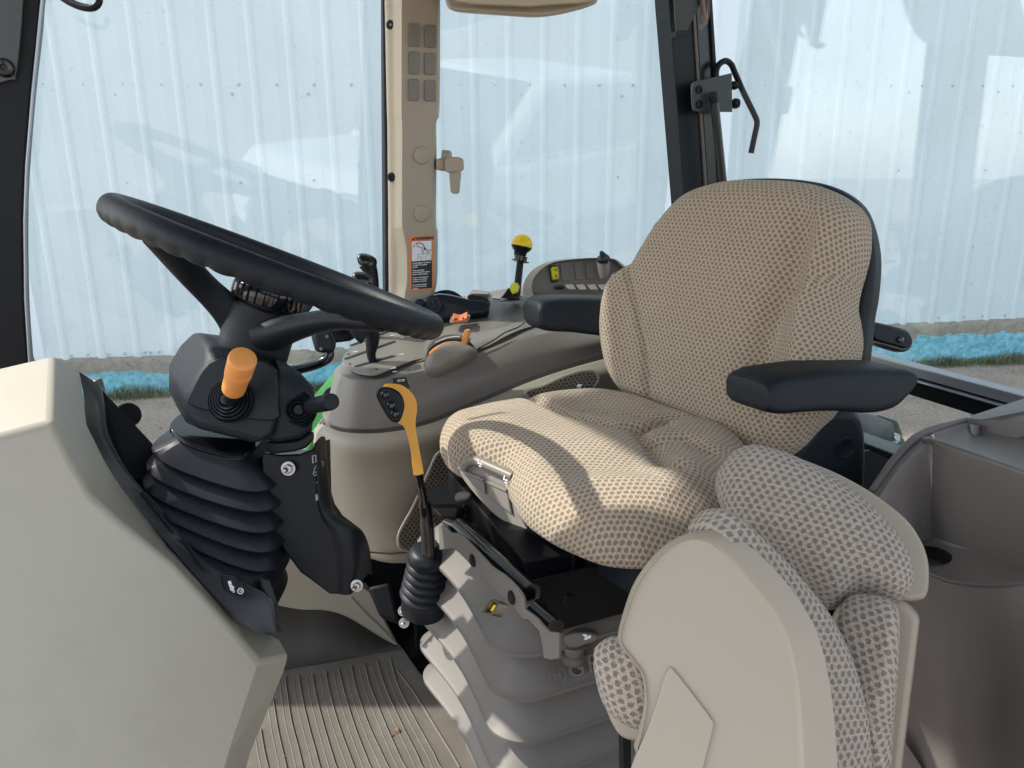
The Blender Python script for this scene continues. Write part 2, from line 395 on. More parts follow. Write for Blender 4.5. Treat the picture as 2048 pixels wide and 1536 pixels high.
# ground
m, nt, b = nodes('dry_soil'); lk = nt.links.new
tc = N(nt, 'ShaderNodeTexCoord')
na = N(nt, 'ShaderNodeTexNoise'); na.inputs['Scale'].default_value = 2.2; na.inputs['Detail'].default_value = 8; na.inputs['Roughness'].default_value = 0.65
nb_ = N(nt, 'ShaderNodeTexNoise'); nb_.inputs['Scale'].default_value = 38; nb_.inputs['Detail'].default_value = 6
vo = N(nt, 'ShaderNodeTexVoronoi'); vo.inputs['Scale'].default_value = 34
for q in (na, nb_, vo): lk(tc.outputs['Object'], q.inputs['Vector'])
r1 = N(nt, 'ShaderNodeValToRGB'); r1.color_ramp.elements[0].color = (0.19, 0.145, 0.112, 1); r1.color_ramp.elements[1].color = (0.46, 0.37, 0.30, 1)
r1.color_ramp.elements[0].position = 0.32; r1.color_ramp.elements[1].position = 0.68
ad = N(nt, 'ShaderNodeMixRGB'); ad.inputs[0].default_value = 0.55; lk(na.outputs['Fac'], ad.inputs[1]); lk(nb_.outputs['Fac'], ad.inputs[2])
lk(ad.outputs[0], r1.inputs[0])
r2 = N(nt, 'ShaderNodeMapRange'); r2.inputs[1].default_value = 0.0; r2.inputs[2].default_value = 0.25; r2.inputs[3].default_value = 0.5; r2.inputs[4].default_value = 0
lk(vo.outputs['Distance'], r2.inputs[0])
st = N(nt, 'ShaderNodeMixRGB'); lk(r2.outputs[0], st.inputs[0]); lk(r1.outputs[0], st.inputs[1]); st.inputs[2].default_value = (0.40, 0.34, 0.29, 1)
lk(st.outputs[0], b.inputs['Base Color']); b.inputs['Roughness'].default_value = 0.95
bp = N(nt, 'ShaderNodeBump'); bp.inputs['Distance'].default_value = 0.03; bp.inputs['Strength'].default_value = 0.8; lk(ad.outputs[0], bp.inputs['Height']); lk(bp.outputs[0], b.inputs['Normal'])
soil = m
n = 60; vs = []; fs = []
def ax_(i): t = (i/n-0.5)*2; return math.copysign(abs(t)**2.2, t)*120
for i in range(n+1):
    for j in range(n+1):
        x, y = ax_(i), ax_(j)+4; vs.append(Vector((x, y, 0.012*math.sin(x*1.7)*math.cos(y*2.1)+0.006*math.sin(x*5+y*3))))
for i in range(n):
    for j in range(n): a = i*(n+1)+j; fs.append((a, a+n+1, a+n+2, a+1))
g = obj('ground', (vs, fs), soil); g['kind'] = 'structure'

# metal fence wall on a painted plinth
wt = thing('metal_wall', 'long pale blue corrugated metal wall on a flaking turquoise plinth behind the cab', 'wall', wall_pt(0, 0))
m, nt, b = nodes('pale_blue_sheet'); lk = nt.links.new
tc = N(nt, 'ShaderNodeTexCoord'); na = N(nt, 'ShaderNodeTexNoise'); na.inputs['Scale'].default_value = 1.1; na.inputs['Detail'].default_value = 6
mp = N(nt, 'ShaderNodeMapping'); mp.inputs['Scale'].default_value = (1.6, 1.6, 0.35); lk(tc.outputs['Object'], mp.inputs[0]); lk(mp.outputs[0], na.inputs[0])
r1 = N(nt, 'ShaderNodeValToRGB'); r1.color_ramp.elements[0].color = (0.66, 0.79, 0.855, 1); r1.color_ramp.elements[1].color = (0.72, 0.83, 0.885, 1)
lk(na.outputs['Fac'], r1.inputs[0])
# dirt splash near the bottom of the sheet and fine specks
sx = N(nt, 'ShaderNodeSeparateXYZ'); lk(tc.outputs['Object'], sx.inputs[0])
nd = N(nt, 'ShaderNodeTexNoise'); nd.inputs['Scale'].default_value = 30; nd.inputs['Detail'].default_value = 8; lk(tc.outputs['Object'], nd.inputs[0])
sm = N(nt, 'ShaderNodeMapRange'); sm.inputs[1].default_value = 0.66; sm.inputs[2].default_value = 0.74; sm.inputs[4].default_value = 0.25; lk(nd.outputs['Fac'], sm.inputs[0])
dm = N(nt, 'ShaderNodeMixRGB'); lk(sm.outputs[0], dm.inputs[0]); lk(r1.outputs[0], dm.inputs[1]); dm.inputs[2].default_value = (0.30, 0.28, 0.25, 1)
lk(dm.outputs[0], b.inputs['Base Color']); b.inputs['Roughness'].default_value = 0.38; b.inputs['Specular IOR Level'].default_value = 0.4
sheet = m
P = 0.298; prof = [(0, 0), (0.115, 0), (0.128, 0.002), (0.142, 0.0), (0.205, 0), (0.232, 0.012), (0.256, 0.012), (0.283, 0)]
vs, fs = [], []; cols = []
s = -9.0; k = 0
while s < 14:
    for a, o in prof: cols.append((s+a+0.11, o))
    s += P; k += 1
zs = [0, 0.25, 1.1, 2.2, 5.2, 9.4]
for s_, o in cols:
    for i, z in enumerate(zs):
        zz = base_z(s_)+z+(0.008*math.sin(s_*1.3) if i == 0 else 0); vs.append(wall_pt(s_, zz, o+0.004*math.sin(s_*2.1+z)))
nz = len(zs)
for i in range(len(cols)-1):
    for j in range(nz-1): fs.append((i*nz+j, (i+1)*nz+j, (i+1)*nz+j+1, i*nz+j+1))
obj('sheet_cladding', (vs, fs), sheet, wt, smooth=12)
# screws
def screw_geo(p, n_=WN, r=0.011):
    return lathe([(r*1.25, 0), (r*1.25, 0.002), (r*0.75, 0.003), (r*0.7, 0.007), (r*0.3, 0.008)], p, n_, n=8)
scr = plastic('screw_paint', (0.50, 0.57, 0.61), 0.4, bump=0, metal=0.1)
sc_ = []
s = -3.711-0.298*8
row = []
while s < 8: row.append((s, 2.556+(s+3.7)*0.0042)); s += 0.2985
for uu, vv in [(231,189),(464,188),(616,188),(1632,186),(1818,185),(1997,184),(255,366),(481,365),(628,361),(1797,341),(1616,346),(1971,340),(1043,189),(1043,284),(1043,356),(1236,354),(1244,192),(1793,499),(1776,500),(1945,494),(1640,570)]:
    row.append(wall_px(uu, vv))
for uu, vv in [(142,712),(175,710),(217,709),(249,707),(290,705),(301,705),(318,704),(601,692),(1767,640),(1820,637),(1877,635),(1928,634),(1965,632),(2010,630)]:
    row.append(wall_px(uu, vv))
for s, z in row: sc_.append(screw_geo(wall_pt(s, z, 0.0)))
so = obj('screws', join(*sc_), scr, wt); so['kind'] = 'stuff'
# plinth
def fbm(x, y):
    return math.sin(x*3.1+y*7)+0.6*math.sin(x*8.3-y*11+1)+0.35*math.sin(x*19+y*23+2)+0.2*math.sin(x*43-y*37)
vs, fs = [], []
ns, nzp = 900, 14
for i in range(ns+1):
    s_ = -7+i*19/ns; top = base_z(s_)+0.03
    for j in range(nzp+1):
        t = j/nzp; z = -0.08+(top+0.08)*t
        edge = 0.0 if t < 0.85 else -0.03*((t-0.85)/0.15)**2
        vs.append(wall_pt(s_, z, 0.035+edge-0.02*t+0.0035*fbm(s_, z*3)+random.uniform(-.0012, .0012)))
    vs.append(wall_pt(s_, top, -0.05))
q = nzp+2
for i in range(ns):
    for j in range(q-1): fs.append((i*q+j, (i+1)*q+j, (i+1)*q+j+1, i*q+j+1))
m, nt, b = nodes('painted_plinth'); lk = nt.links.new
tc = N(nt, 'ShaderNodeTexCoord'); sx = N(nt, 'ShaderNodeSeparateXYZ'); lk(tc.outputs['Object'], sx.inputs[0])
mp = N(nt, 'ShaderNodeMapping'); mp.inputs['Scale'].default_value = (1, 1, 2.2); lk(tc.outputs['Object'], mp.inputs[0])
na = N(nt, 'ShaderNodeTexNoise'); na.inputs['Scale'].default_value = 3.0; na.inputs['Detail'].default_value = 9; na.inputs['Roughness'].default_value = 0.6; lk(mp.outputs[0], na.inputs[0])
hz = N(nt, 'ShaderNodeMath', operation='MULTIPLY'); lk(sx.outputs[0], hz.inputs[0]); hz.inputs[1].default_value = 0.0095
hh = N(nt, 'ShaderNodeMath', operation='SUBTRACT'); lk(sx.outputs[2], hh.inputs[0]); lk(hz.outputs[0], hh.inputs[1])
ns_ = N(nt, 'ShaderNodeMath', operation='MULTIPLY_ADD'); lk(na.outputs['Fac'], ns_.inputs[0]); ns_.inputs[1].default_value = 0.28; lk(hh.outputs[0], ns_.inputs[2])
th = N(nt, 'ShaderNodeMapRange'); lk(ns_.outputs[0], th.inputs[0]); th.inputs[1].default_value = 0.365; th.inputs[2].default_value = 0.374
nc = N(nt, 'ShaderNodeTexNoise'); nc.inputs['Scale'].default_value = 18; nc.inputs['Detail'].default_value = 8; lk(tc.outputs['Object'], nc.inputs[0])
rc = N(nt, 'ShaderNodeValToRGB'); rc.color_ramp.elements[0].color = (0.20, 0.18, 0.15, 1); rc.color_ramp.elements[1].color = (0.44, 0.40, 0.33, 1); lk(nc.outputs['Fac'], rc.inputs[0])
rb = N(nt, 'ShaderNodeValToRGB'); rb.color_ramp.elements[0].color = (0.12, 0.42, 0.54, 1); rb.color_ramp.elements[1].color = (0.28, 0.66, 0.78, 1); rb.color_ramp.elements[0].position = .3; rb.color_ramp.elements[1].position = .62; lk(nc.outputs['Fac'], rb.inputs[0])
nq = N(nt, 'ShaderNodeTexVoronoi', feature='DISTANCE_TO_EDGE'); nq.inputs['Scale'].default_value = 5.5; lk(mp.outputs[0], nq.inputs[0])
cr = N(nt, 'ShaderNodeMapRange'); lk(nq.outputs[0], cr.inputs[0]); cr.inputs[1].default_value = 0.0; cr.inputs[2].default_value = 0.018; cr.inputs[3].default_value = 0.75; cr.inputs[4].default_value = 0
mx = N(nt, 'ShaderNodeMixRGB'); lk(th.outputs[0], mx.inputs[0]); lk(rb.outputs[0], mx.inputs[1]); lk(rc.outputs[0], mx.inputs[2])
mc = N(nt, 'ShaderNodeMixRGB'); lk(cr.outputs[0], mc.inputs[0]); lk(mx.outputs[0], mc.inputs[1]); mc.inputs[2].default_value = (0.13, 0.13, 0.11, 1)
lk(mc.outputs[0], b.inputs['Base Color']); b.inputs['Roughness'].default_value = 0.9
bp = N(nt, 'ShaderNodeBump'); bp.inputs['Distance'].default_value = 0.02; bp.inputs['Strength'].default_value = 0.9; lk(nc.outputs['Fac'], bp.inputs['Height']); lk(bp.outputs[0], b.inputs['Normal'])
obj('plinth', (vs, fs), m, wt, smooth=60)
# weeds and grass along the plinth
m, nt, b = nodes('weeds'); b.inputs['Roughness'].default_value = 0.8
oi = N(nt, 'ShaderNodeTexCoord'); nn = N(nt, 'ShaderNodeTexNoise'); nn.inputs['Scale'].default_value = 8; nt.links.new(oi.outputs['Object'], nn.inputs[0])
rr = N(nt, 'ShaderNodeValToRGB'); rr.color_ramp.elements[0].color = (0.045, 0.085, 0.025, 1); rr.color_ramp.elements[1].color = (0.17, 0.18, 0.075, 1); rr.color_ramp.elements[0].position = .35; rr.color_ramp.elements[1].position = .65
nt.links.new(nn.outputs['Fac'], rr.inputs[0]); nt.links.new(rr.outputs[0], b.inputs['Base Color']); weedm = m
vs, fs = [], []
R_ = random.Random(3)
def blade(p, h, lean, wd):
    a = R_.uniform(0, 6.28); d = Vector((math.cos(a), math.sin(a), 0)); s_ = Vector((-d.y, d.x, 0))*wd
    q = len(vs); vs.extend([p-s_, p+s_, p+d*lean*0.4+U*h*0.6+s_*0.7, p+d*lean*0.4+U*h*0.6-s_*0.7, p+d*lean+U*h]); fs.extend([(q, q+1, q+2, q+3), (q+3, q+2, q+4)])
clumps = [(wall_px(x, 760)[0], h) for x, h in [(265,.17),(285,.15),(325,.12),(245,.1),(640,.12),(670,.1),(620,.1),(1870,.13),(1885,.10),(1845,.09),(1960,.1),(1990,.12),(2010,.14),(2030,.14),(2060,.15),(1940,.09)]]
for s0, hm in clumps:
    for i in range(200):
        p = wall_pt(s0+R_.gauss(0, 0.10), 0, R_.uniform(0.03, 0.16)+abs(R_.gauss(0, 0.05))); blade(p, hm*R_.uniform(0.2, 0.8), R_.uniform(0.01, 0.08), R_.uniform(0.002, 0.005))
for i in range(3500):
    s0 = R_.uniform(-6, 8)
    if fbm(s0*0.7, 0.3) < 0.1 and R_.random() < 0.75: continue
    p = wall_pt(s0, 0, R_.uniform(0.03, 0.25)**1.0); blade(p, R_.uniform(0.012, 0.045), R_.uniform(0.01, 0.05), R_.uniform(0.0015, 0.004))
wo_ = obj('weeds', (vs, fs), weedm, smooth=180); tagit(wo_, 'low green weeds and grass growing along the foot of the turquoise plinth', 'weeds', None, 'stuff')
# loose stones on the soil
sg = []
for i in range(420):
    x = R_.uniform(-6, 7); y = R_.uniform(2.6, 7.2)
    r = R_.uniform(0.006, 0.022); c = Vector((x, y, r*0.3))
    pts = [c+Vector((R_.uniform(-1, 1), R_.uniform(-1, 1), R_.uniform(-.5, .7)))*r for _ in range(8)]
    sg.append(hull(pts))
sto = obj('pebbles', join(*sg), plastic('grey_pebble', (0.33, 0.28, 0.24), 0.9, grain=200, bump=0.5), smooth=30); tagit(sto, 'small grey and brown pebbles scattered over the dry soil outside', 'pebbles', None, 'stuff')

# ================================================================== CAB FRAME
LW = 1.42; FR = -1.2
cab = thing('cab_frame', 'black steel frame, roof and windows of the tractor cab around the seats', 'tractor cab', W(0.2, LW, 0))
def onL(pts, l=LW): return [Lp(u, v, l) for u, v in pts]
obj('pillar', slab(onL(c2([(-160,-260),(88,-260),(84,0),(66,180),(54,330),(50,440),(52,600),(60,722),(66,800),(-60,1200),(-160,1200)], 4)), L*0.05), black, cab, bevel=0.006)
obj('window_seal', tube([Lp(u, v, LW-0.002) for u, v in [(88,-260),(84,0),(66,180),(53.5,330),(49.5,440),(51.5,600),(59,722),(64,800)]], 0.0022, 8), alu, cab)
pl_ = obj('mounting_plate', slab(onL(c2([(-120,-200),(50,-200),(46,0),(36,120),(30,150),(18,160),(-120,150)], 3), LW-0.012), L*0.008), plastic('grey_plate', (0.075, 0.085, 0.085), 0.5), cab, bevel=0.001)
obj('bolt', lathe([(0.0135, 0), (0.0135, 0.002), (0.010, 0.008), (0.005, 0.0085), (0.004, 0.005)], Lp(9, 136, LW-0.012), -L, 24), gloss, pl_)
# roof, sills and rear frame
zr = 1.53
roof = slab([W(0.30, LW+0.08, zr), W(0.30, -0.05, zr), W(-1.30, -0.05, zr), W(-1.30, LW+0.08, zr)], U*0.10)
obj('roof', roof, plastic('roof_lining', (0.30, 0.28, 0.24), 0.7), cab, bevel=0.01)
obj('side_sill', slab([W(0.35, LW, 0.16), W(0.35, LW+0.05, 0.16), W(FR, LW+0.05, 0.16), W(FR, LW, 0.16)], U*0.05), paintbl, cab, bevel=0.004)
# rear window sill (aluminium rail over black frame)
def railF(u0, v0, u1, v1, f, up, th, mat, nm, ext=0.5):
    a, b_ = Fp(u0, v0, f), Fp(u1, v1, f); d = (b_-a); a2 = a-d*1.1; b2 = b_+d*max(ext, 1.8)
    return obj(nm, slab([a2, b2, b2+U*up, a2+U*up], F*-th), mat, cab, bevel=0.002)
railF(1820, 752, 2048, 816, FR+0.02, 0.018, 0.03, alu, 'rear_rail')
railF(1820, 738, 2048, 800, FR+0.015, 0.006, 0.03, black, 'rear_seal')
railF(1820, 762, 2048, 828, FR+0.028, 0.004, 0.03, alu, 'rear_trim')
railF(1820, 790, 2048, 862, FR+0.02, 0.036, 0.05, black, 'rear_frame_bar')
# lower bar under the small rear pane
railF(1725, 915, 1800, 945, FR+0.02, 0.03, 0.05, paintbl, 'lower_frame_bar', ext=2)
# C pillar in several profiles
def pillarC(pts, th, mat, nm, l=LW, lab=None): return obj(nm, slab(onL(pts, l), L*th), mat, cab, bevel=0.0015, label=lab)
pillarC([(1331,-150),(1380,-150),(1384,0),(1412,420),(1437,800),(1399,800),(1370,420),(1338,0)], 0.05, black, 'rear_pillar')
pillarC([(1379,-150),(1386,-150),(1390,0),(1419,420),(1444,800),(1437,800),(1412,420),(1384,0)], 0.03, plastic('bronze_seal', (0.09, 0.07, 0.06), 0.3), 'pillar_seal', LW-0.004)
pillarC([(1386,-150),(1412,-150),(1418,0),(1440,420),(1460,800),(1444,800),(1419,420),(1391,0)], 0.04, paintbl, 'pillar_profile', LW+0.004)
pillarC([(1412,-150),(1420,-150),(1425,0),(1452,420),(1474,800),(1466,800),(1443,420),(1419,0)], 0.05, black, 'door_seal', LW-0.002)
obj('added_sun_blocker', slab([W(0.24, 0.28, zr), W(0.24, 1.02, zr), W(0.20, 1.02, 1.00), W(0.20, 0.28, 0.96)], F*0.01), taupe, cab, bevel=0.004)  # unseen panel added to keep sun off the folded seat and near cushion
# panes
def pane(nm, f0, f1):
    lo2, hi2 = 0.18, 1.53
    q = [W(f0, LW+0.16, lo2), W(f1, LW+0.16, lo2), W(f1, LW+0.02, hi2), W(f0, LW+0.02, hi2)]
    return obj(nm, slab(q, L*0.004), glass, cab)
fl_of = lambda u, v: (Lp(u, v, LW)-Vector((0, 0, FLOOR))).dot(F)
pane('side_glass', fl_of(40, 300)+0.03, fl_of(772, 300)-0.02)
pane('quarter_glass', fl_of(850, 300), fl_of(1375, 300)-0.02)
# rear pane runs from C pillar towards the left side of the cab
c0 = Lp(1446, 300, LW); fR = (c0-W(0, 0, 0)).dot(F)
obj('rear_glass', slab([W(FR, LW, 0.10), W(FR, LW, zr), W(FR, 0.15, zr), W(FR, 0.15, 0.10)], F*-0.004), glass, cab)
obj('pillar_seal', tube([Lp(u, v, LW) for u, v in [(764,-200),(769,0),(773,300),(776,620)]], 0.0048, 10), black, cab)
obj('pillar', slab(onL([(772,-200),(870,-200),(866,620),(776,620)], LW+0.03), L*0.04), black, cab, bevel=0.003)

# beige trim of the middle pillar
tr = thing('pillar_trim', 'tall beige trim covering the window pillar beside the quarter window, with a warning label', 'pillar trim', Lp(830, 600, LW))
rows = [(-150, 770, 803, 872, 884), (0, 770, 803, 873, 880), (30, 770.5, 803, 874, 880), (215, 774, 803, 874, 879), (245, 775, 804, 868, 873), (305, 775.5, 804, 867, 873), (440, 777, 804, 866, 872),
        (462, 777, 806, 868, 875), (500, 777.5, 812, 868, 875), (560, 778, 813, 867, 874), (590, 778, 809, 862, 868), (620, 778, 806, 855, 860), (650, 778, 800, 850, 855)]
net = []
for v, a, r_, c, e in rows:
    p = [Lp(a, v, LW+0.01), Lp(a+0.5, v, LW-0.012), Lp((a+r_)/2, v, LW-0.026), Lp(r_-2, v, LW-0.042), Lp(r_+4, v, LW-0.0455), Lp((r_+c)/2, v, LW-0.0455), Lp(c-3, v, LW-0.0455), Lp(c+2, v, LW-0.041), Lp(e, v, LW-0.02), Lp(e, v, LW+0.03)]
    net.append(p)
obj('trim_panel', patch(net, 5, 6), tan, tr, smooth=60)
TL = LW-0.046
for k, (a, b_, c, d) in enumerate([(817,47,839,94),(848,50,872,96),(817,103,839,149),(848,106,871,150),(816,158,838,202),(848,160,871,203)]):
    q = [Lp(a, b_, TL), Lp(c, b_+0.8, TL), Lp(c, d, TL), Lp(a, d-0.8, TL)]
    obj('blank_switch', slab(rrect(q, 0.2), -L*0.0035), taupe, tr, bevel=0.001)
for cy in (311, 427): obj('screw_cap', lathe([(0.0155, 0), (0.0155, 0.0015), (0.0145, 0.003), (0.012, 0.0038), (0.004, 0.004)], Lp(843, cy, TL), -L, 32), tan, tr)
for cx, cy in ((782.5, 50), (784.5, 354)):
    nrm = (-L-Vector(F)*-0.35).normalized()
    obj('trim_screw', lathe([(0.0085, -0.004), (0.0085, 0.003), (0.007, 0.005), (0.003, 0.0055), (0.002, 0.003)], Lp(cx, cy, LW-0.018), (-L+F*0.8).normalized(), 20), black, tr)
# warning label
q = [Lp(818, 472, TL), Lp(867, 469.5, TL), Lp(866.5, 577, TL), Lp(819.5, 583, TL)]
lab = obj('warning_label', slab(q, -L*0.0008), warnor, tr, label='orange, white and black warning label')
X = (q[1]-q[0]).normalized(); Y = -(q[3]-q[0]).normalized(); wq = (q[1]-q[0]).length; hq = (q[3]-q[0]).length
def LB(x, y, z=0.001): return q[0]+X*(x*wq)-Y*(y*hq)-L*z     # label coordinates 0..1 across, 0..1 down
def quad(x0, y0, x1, y1, z, mat, nm): return obj(nm, slab([LB(x0, y0, z), LB(x1, y0, z), LB(x1, y1, z), LB(x0, y1, z)], -L*0.0003), mat, lab)
quad(0.075, 0.093, 0.925, 0.965, 0.0009, ink, 'black_field')
quad(0.09, 0.10, 0.91, 0.455, 0.0013, white, 'pictogram_field')
tg = [text_geo('WARNING', wq*0.158, LB(0.235, 0.076, 0.0012), X, Y, depth=0.0001, bold=0.0004)]
tri = [LB(0.10, 0.078, 0.0013), LB(0.22, 0.078, 0.0013), LB(0.16, 0.022, 0.0013)]
tg.append(slab(tri, -L*0.0002))
def ln(pts, r=0.00035, z=0.0018): return tube([LB(x, y, z) for x, y in pts], r, 6)
def circ(cx, cy, r): return ln([(cx+r*math.cos(t*math.pi/10), cy+r*wq/hq*math.sin(t*math.pi/10)) for t in range(21)], 0.00025)
th_ = [(0.27+0.0, 0.150), (0.36, 0.128), (0.47, 0.135), (0.56, 0.165), (0.61, 0.215), (0.63, 0.25)]
tg += [ln([(a, b_) for a, b_ in th_], 0.0008)]
tg += [slab([LB(0.56, 0.235, 0.0018), LB(0.70, 0.232, 0.0018), LB(0.64, 0.275, 0.0018)], -L*0.0002)]
tg += [circ(0.40, 0.42, 0.085), circ(0.78, 0.40, 0.12), circ(0.26, 0.165, 0.07)]
tg += [ln([(0.32,0.20),(0.50,0.225),(0.53,0.33)], 0.00035), ln([(0.30,0.18),(0.54,0.215),(0.58,0.33)], 0.00025), ln([(0.33,0.385),(0.33,0.335),(0.56,0.33),(0.58,0.385),(0.36,0.385)], 0.0003), ln([(0.66,0.275),(0.88,0.265)], 0.0006), ln([(0.60,0.325),(0.84,0.32),(0.84,0.27)], 0.0004), ln([(0.74,0.32),(0.76,0.295)], 0.0009), ln([(0.14,0.17),(0.16,0.21)], 0.0004)]
obj('label_drawing', join(*tg), ink, lab, smooth=20)
lines = ['AVOID INJURY OR DEATH', 'CAUSED BY FALLING', 'LOADS', '', 'When using loader', 'ALWAYS put SCV selector', 'inside in loader position.', '', 'If you do not, loader will', 'continue to move after', 'controls are returned.', '', 'See operators manual', 'for use of other track', 'positions.']
tg = []; yy = 0.502
for i, s_ in enumerate(lines):
    if s_: tg.append(text_geo(s_, wq*0.062, LB(0.115, yy, 0.0013), X, Y, depth=0.0001, bold=0.00012, spacing=1.03)); yy += 0.0365
    else: yy += 0.02
obj('label_text', join(*tg), white, lab, smooth=20)

# overhead console box at the top edge
ob = thing('overhead_box', 'beige box hanging from the cab ceiling at the top edge of the picture', 'overhead box', D(1040, -60, 1.15))
bot = c2([(888,-8),(893,10),(905,20),(960,25),(1030,30),(1075,32),(1120,27),(1163,17),(1180,12),(1193,6),(1198,-8)], 4, False)
f0 = [D(u, v, 1.20) for u, v in bot]
top = [D(1202, -160, 1.22), D(884, -160, 1.22)]
outl = f0+top
rings = []
for o_, dz in ((0.0, 0.0), (0.10, 0.015), (0.22, 0.05)):
    rings.append([p+Vector((0.05*o_, 1, 0))*o_ + U*dz for p in outl])
obj('housing', loft(rings), tan, ob, bevel=0.006, smooth=40)
fr = [D(u, v, 1.19) for u, v in [(905,-20),(1190,-20),(1185,3),(1160,8),(1090,12),(1060,15),(945,10),(910,4)]]
obj('lip', slab(fr, Vector((0, -0.014, 0.0))), plastic('cream', (0.46, 0.41, 0.30), 0.45), ob, bevel=0.003)
# mirror arm piece at the top left
mi = tube(curve([D(118,-10,1.0), D(140,4,1.0), D(165,14,1.0), D(186,15,1.0), D(197,5,1.0), D(198,-14,1.0)], 6), 0.0048, 12)
mo = thing('grab_loop', 'black plastic loop handle peeking in at the top left corner', 'handle', D(190, -10, 1.0)); obj('loop', mi, black, mo)

# window latch grip
wl = thing('window_latch', 'beige latch grip of the quarter window beside the pillar trim', 'window latch', Lp(900, 345, LW-0.02))
ll = LW-0.05
obj('arm', hull([Lp(u, v, ll+dz) for u, v in [(872,318),(872,340),(892,343),(893,314)] for dz in (0, 0.03)]), tan, wl, bevel=0.004)
obj('knuckle', hull([Lp(u, v, ll-0.01+dz) for u, v in [(889,318),(890,343),(898,346),(924,343),(928,338),(927,318),(918,314),(895,313)] for dz in (0, 0.028)]), tan, wl, bevel=0.005)
obj('grip', hull([Lp(u, v, ll-0.008+dz) for u, v in [(898,345),(923,344),(919,385),(915,388),(905,387),(901,383)] for dz in (0, 0.022)]), tan, wl, bevel=0.005)
obj('pivot', lathe([(0.012, 0), (0.012, 0.014), (0.009, 0.017)], Lp(884, 313, ll+0.02), (RT-UP*0.1)*1, 20), tan, wl)

# hinge bracket with bar handle on the rear pillar
hb = thing('window_stay_bracket', 'black bracket with bent rod handle on the rear pillar', 'bracket', Lp(1420, 190, LW-0.03))
br = [(1384,172),(1386,167),(1391,163),(1464,146),(1465,224),(1391,223),(1387,220),(1385,206)]
obj('plate', slab(onL(br, LW-0.035), L*0.005), plastic('dark_grey_steel', (0.035, 0.04, 0.045), 0.45), hb, bevel=0.001)
for cy in (179, 209): obj('bolt', lathe([(0.0085, 0), (0.0085, 0.003), (0.005, 0.004), (0.0045, 0.0015)], Lp(1398, cy, LW-0.035), -L, 20), black, hb)
for cx, cy, r in ((1469, 171, .009), (1472, 207, .011)): obj('rubber_stop', lathe([(r*0.6, -0.004), (r, 0.002), (r, 0.008), (r*.7, 0.014), (r*0.2, 0.016)], Lp(cx-6, cy, LW-0.025), RT, 20), black, hb)
obj('rod', tube(curve([Lp(u, v, LW-0.02) for u, v in [(1432,158),(1433,140),(1440,127),(1452,122),(1463,130),(1470,146),(1488,187),(1510,232),(1514,247),(1510,268),(1502,306)]], 6), 0.0064, 14), black, hb)
st = thing('gas_strut', 'black gas strut of the rear window below the bracket', 'gas strut', Lp(1440, 300, LW-0.03))
obj('rod_end', tube([Lp(1427, 183, LW-0.05), Lp(1427.5, 195, LW-0.05), Lp(1430, 210, LW-0.05)], [0.008, 0.0105, 0.008], 16), black, st)
obj('cylinder', tube([Lp(1429, 206, LW-0.05), Lp(1446, 370, LW-0.05), Lp(1452, 440, LW-0.05)], 0.0092, 20), paintbl, st)
ub = thing('roof_bracket', 'black sheet bracket with a scratched latch at the top of the rear pillar', 'bracket', Lp(1380, 20, LW-0.04))
obj('sheet', slab(onL([(1346,-60),(1405,-60),(1404,0),(1376,60),(1374,66),(1355,73),(1351,40)], LW-0.045), L*0.004), plastic('brown_black', (0.045, 0.045, 0.042), 0.5), ub, bevel=0.001)
obj('lower_flange', slab(onL([(1353,63),(1377,60),(1377,68),(1354,74)], LW-0.055), L*0.02), black, ub, bevel=0.001)
obj('latch', tube([Lp(u, v, LW-0.05) for u, v in [(1402,-30),(1404,0),(1408,30),(1412,46),(1404,50),(1399,60)]], [0.005, 0.005, 0.0045, 0.004, 0.004, 0.0035], 10), plastic('worn_steel', (0.22, 0.17, 0.14), 0.6, var=0.4), ub)
obj('latch_wire', tube([Lp(u, v, LW-0.048) for u, v in [(1416,-30),(1417,20),(1415,38),(1408,50)]], 0.003, 8), plastic('rust', (0.16, 0.10, 0.08), 0.6), ub)

# rear latch handle behind the backrest
rl = thing('rear_window_handle', 'black plastic handle of the rear window right of the backrest', 'handle', D(1770, 670, 1.25))
pl = Plane(D(1770, 670, 1.30), -FW+RT*0.2)
obj('lever', slab(pl.px(c2([(1714,642),(1735,640),(1800,655),(1820,664),(1827,680),(1822,697),(1808,704),(1790,700),(1750,690),(1714,696)], 4)), -pl.n*0.02), gloss, rl, bevel=0.006)
obj('lever_grip', slab(pl.px(c2([(1742,648),(1800,661),(1818,672),(1820,688),(1810,697),(1794,693),(1760,684),(1744,676)], 4)), pl.n*0.006), black, rl, bevel=0.003)
obj('screw', lathe([(0.0055, 0), (0.0055, 0.003), (0.003, 0.0045)], pl.at(1795, 680)+pl.n*0.006, pl.n, 16), gloss, rl)
obj('hinge_body', hull([D(u, v, d) for u, v in [(1708,640),(1730,638),(1742,652),(1740,700),(1706,702)] for d in (1.24, 1.32)]), black, rl, bevel=0.006)

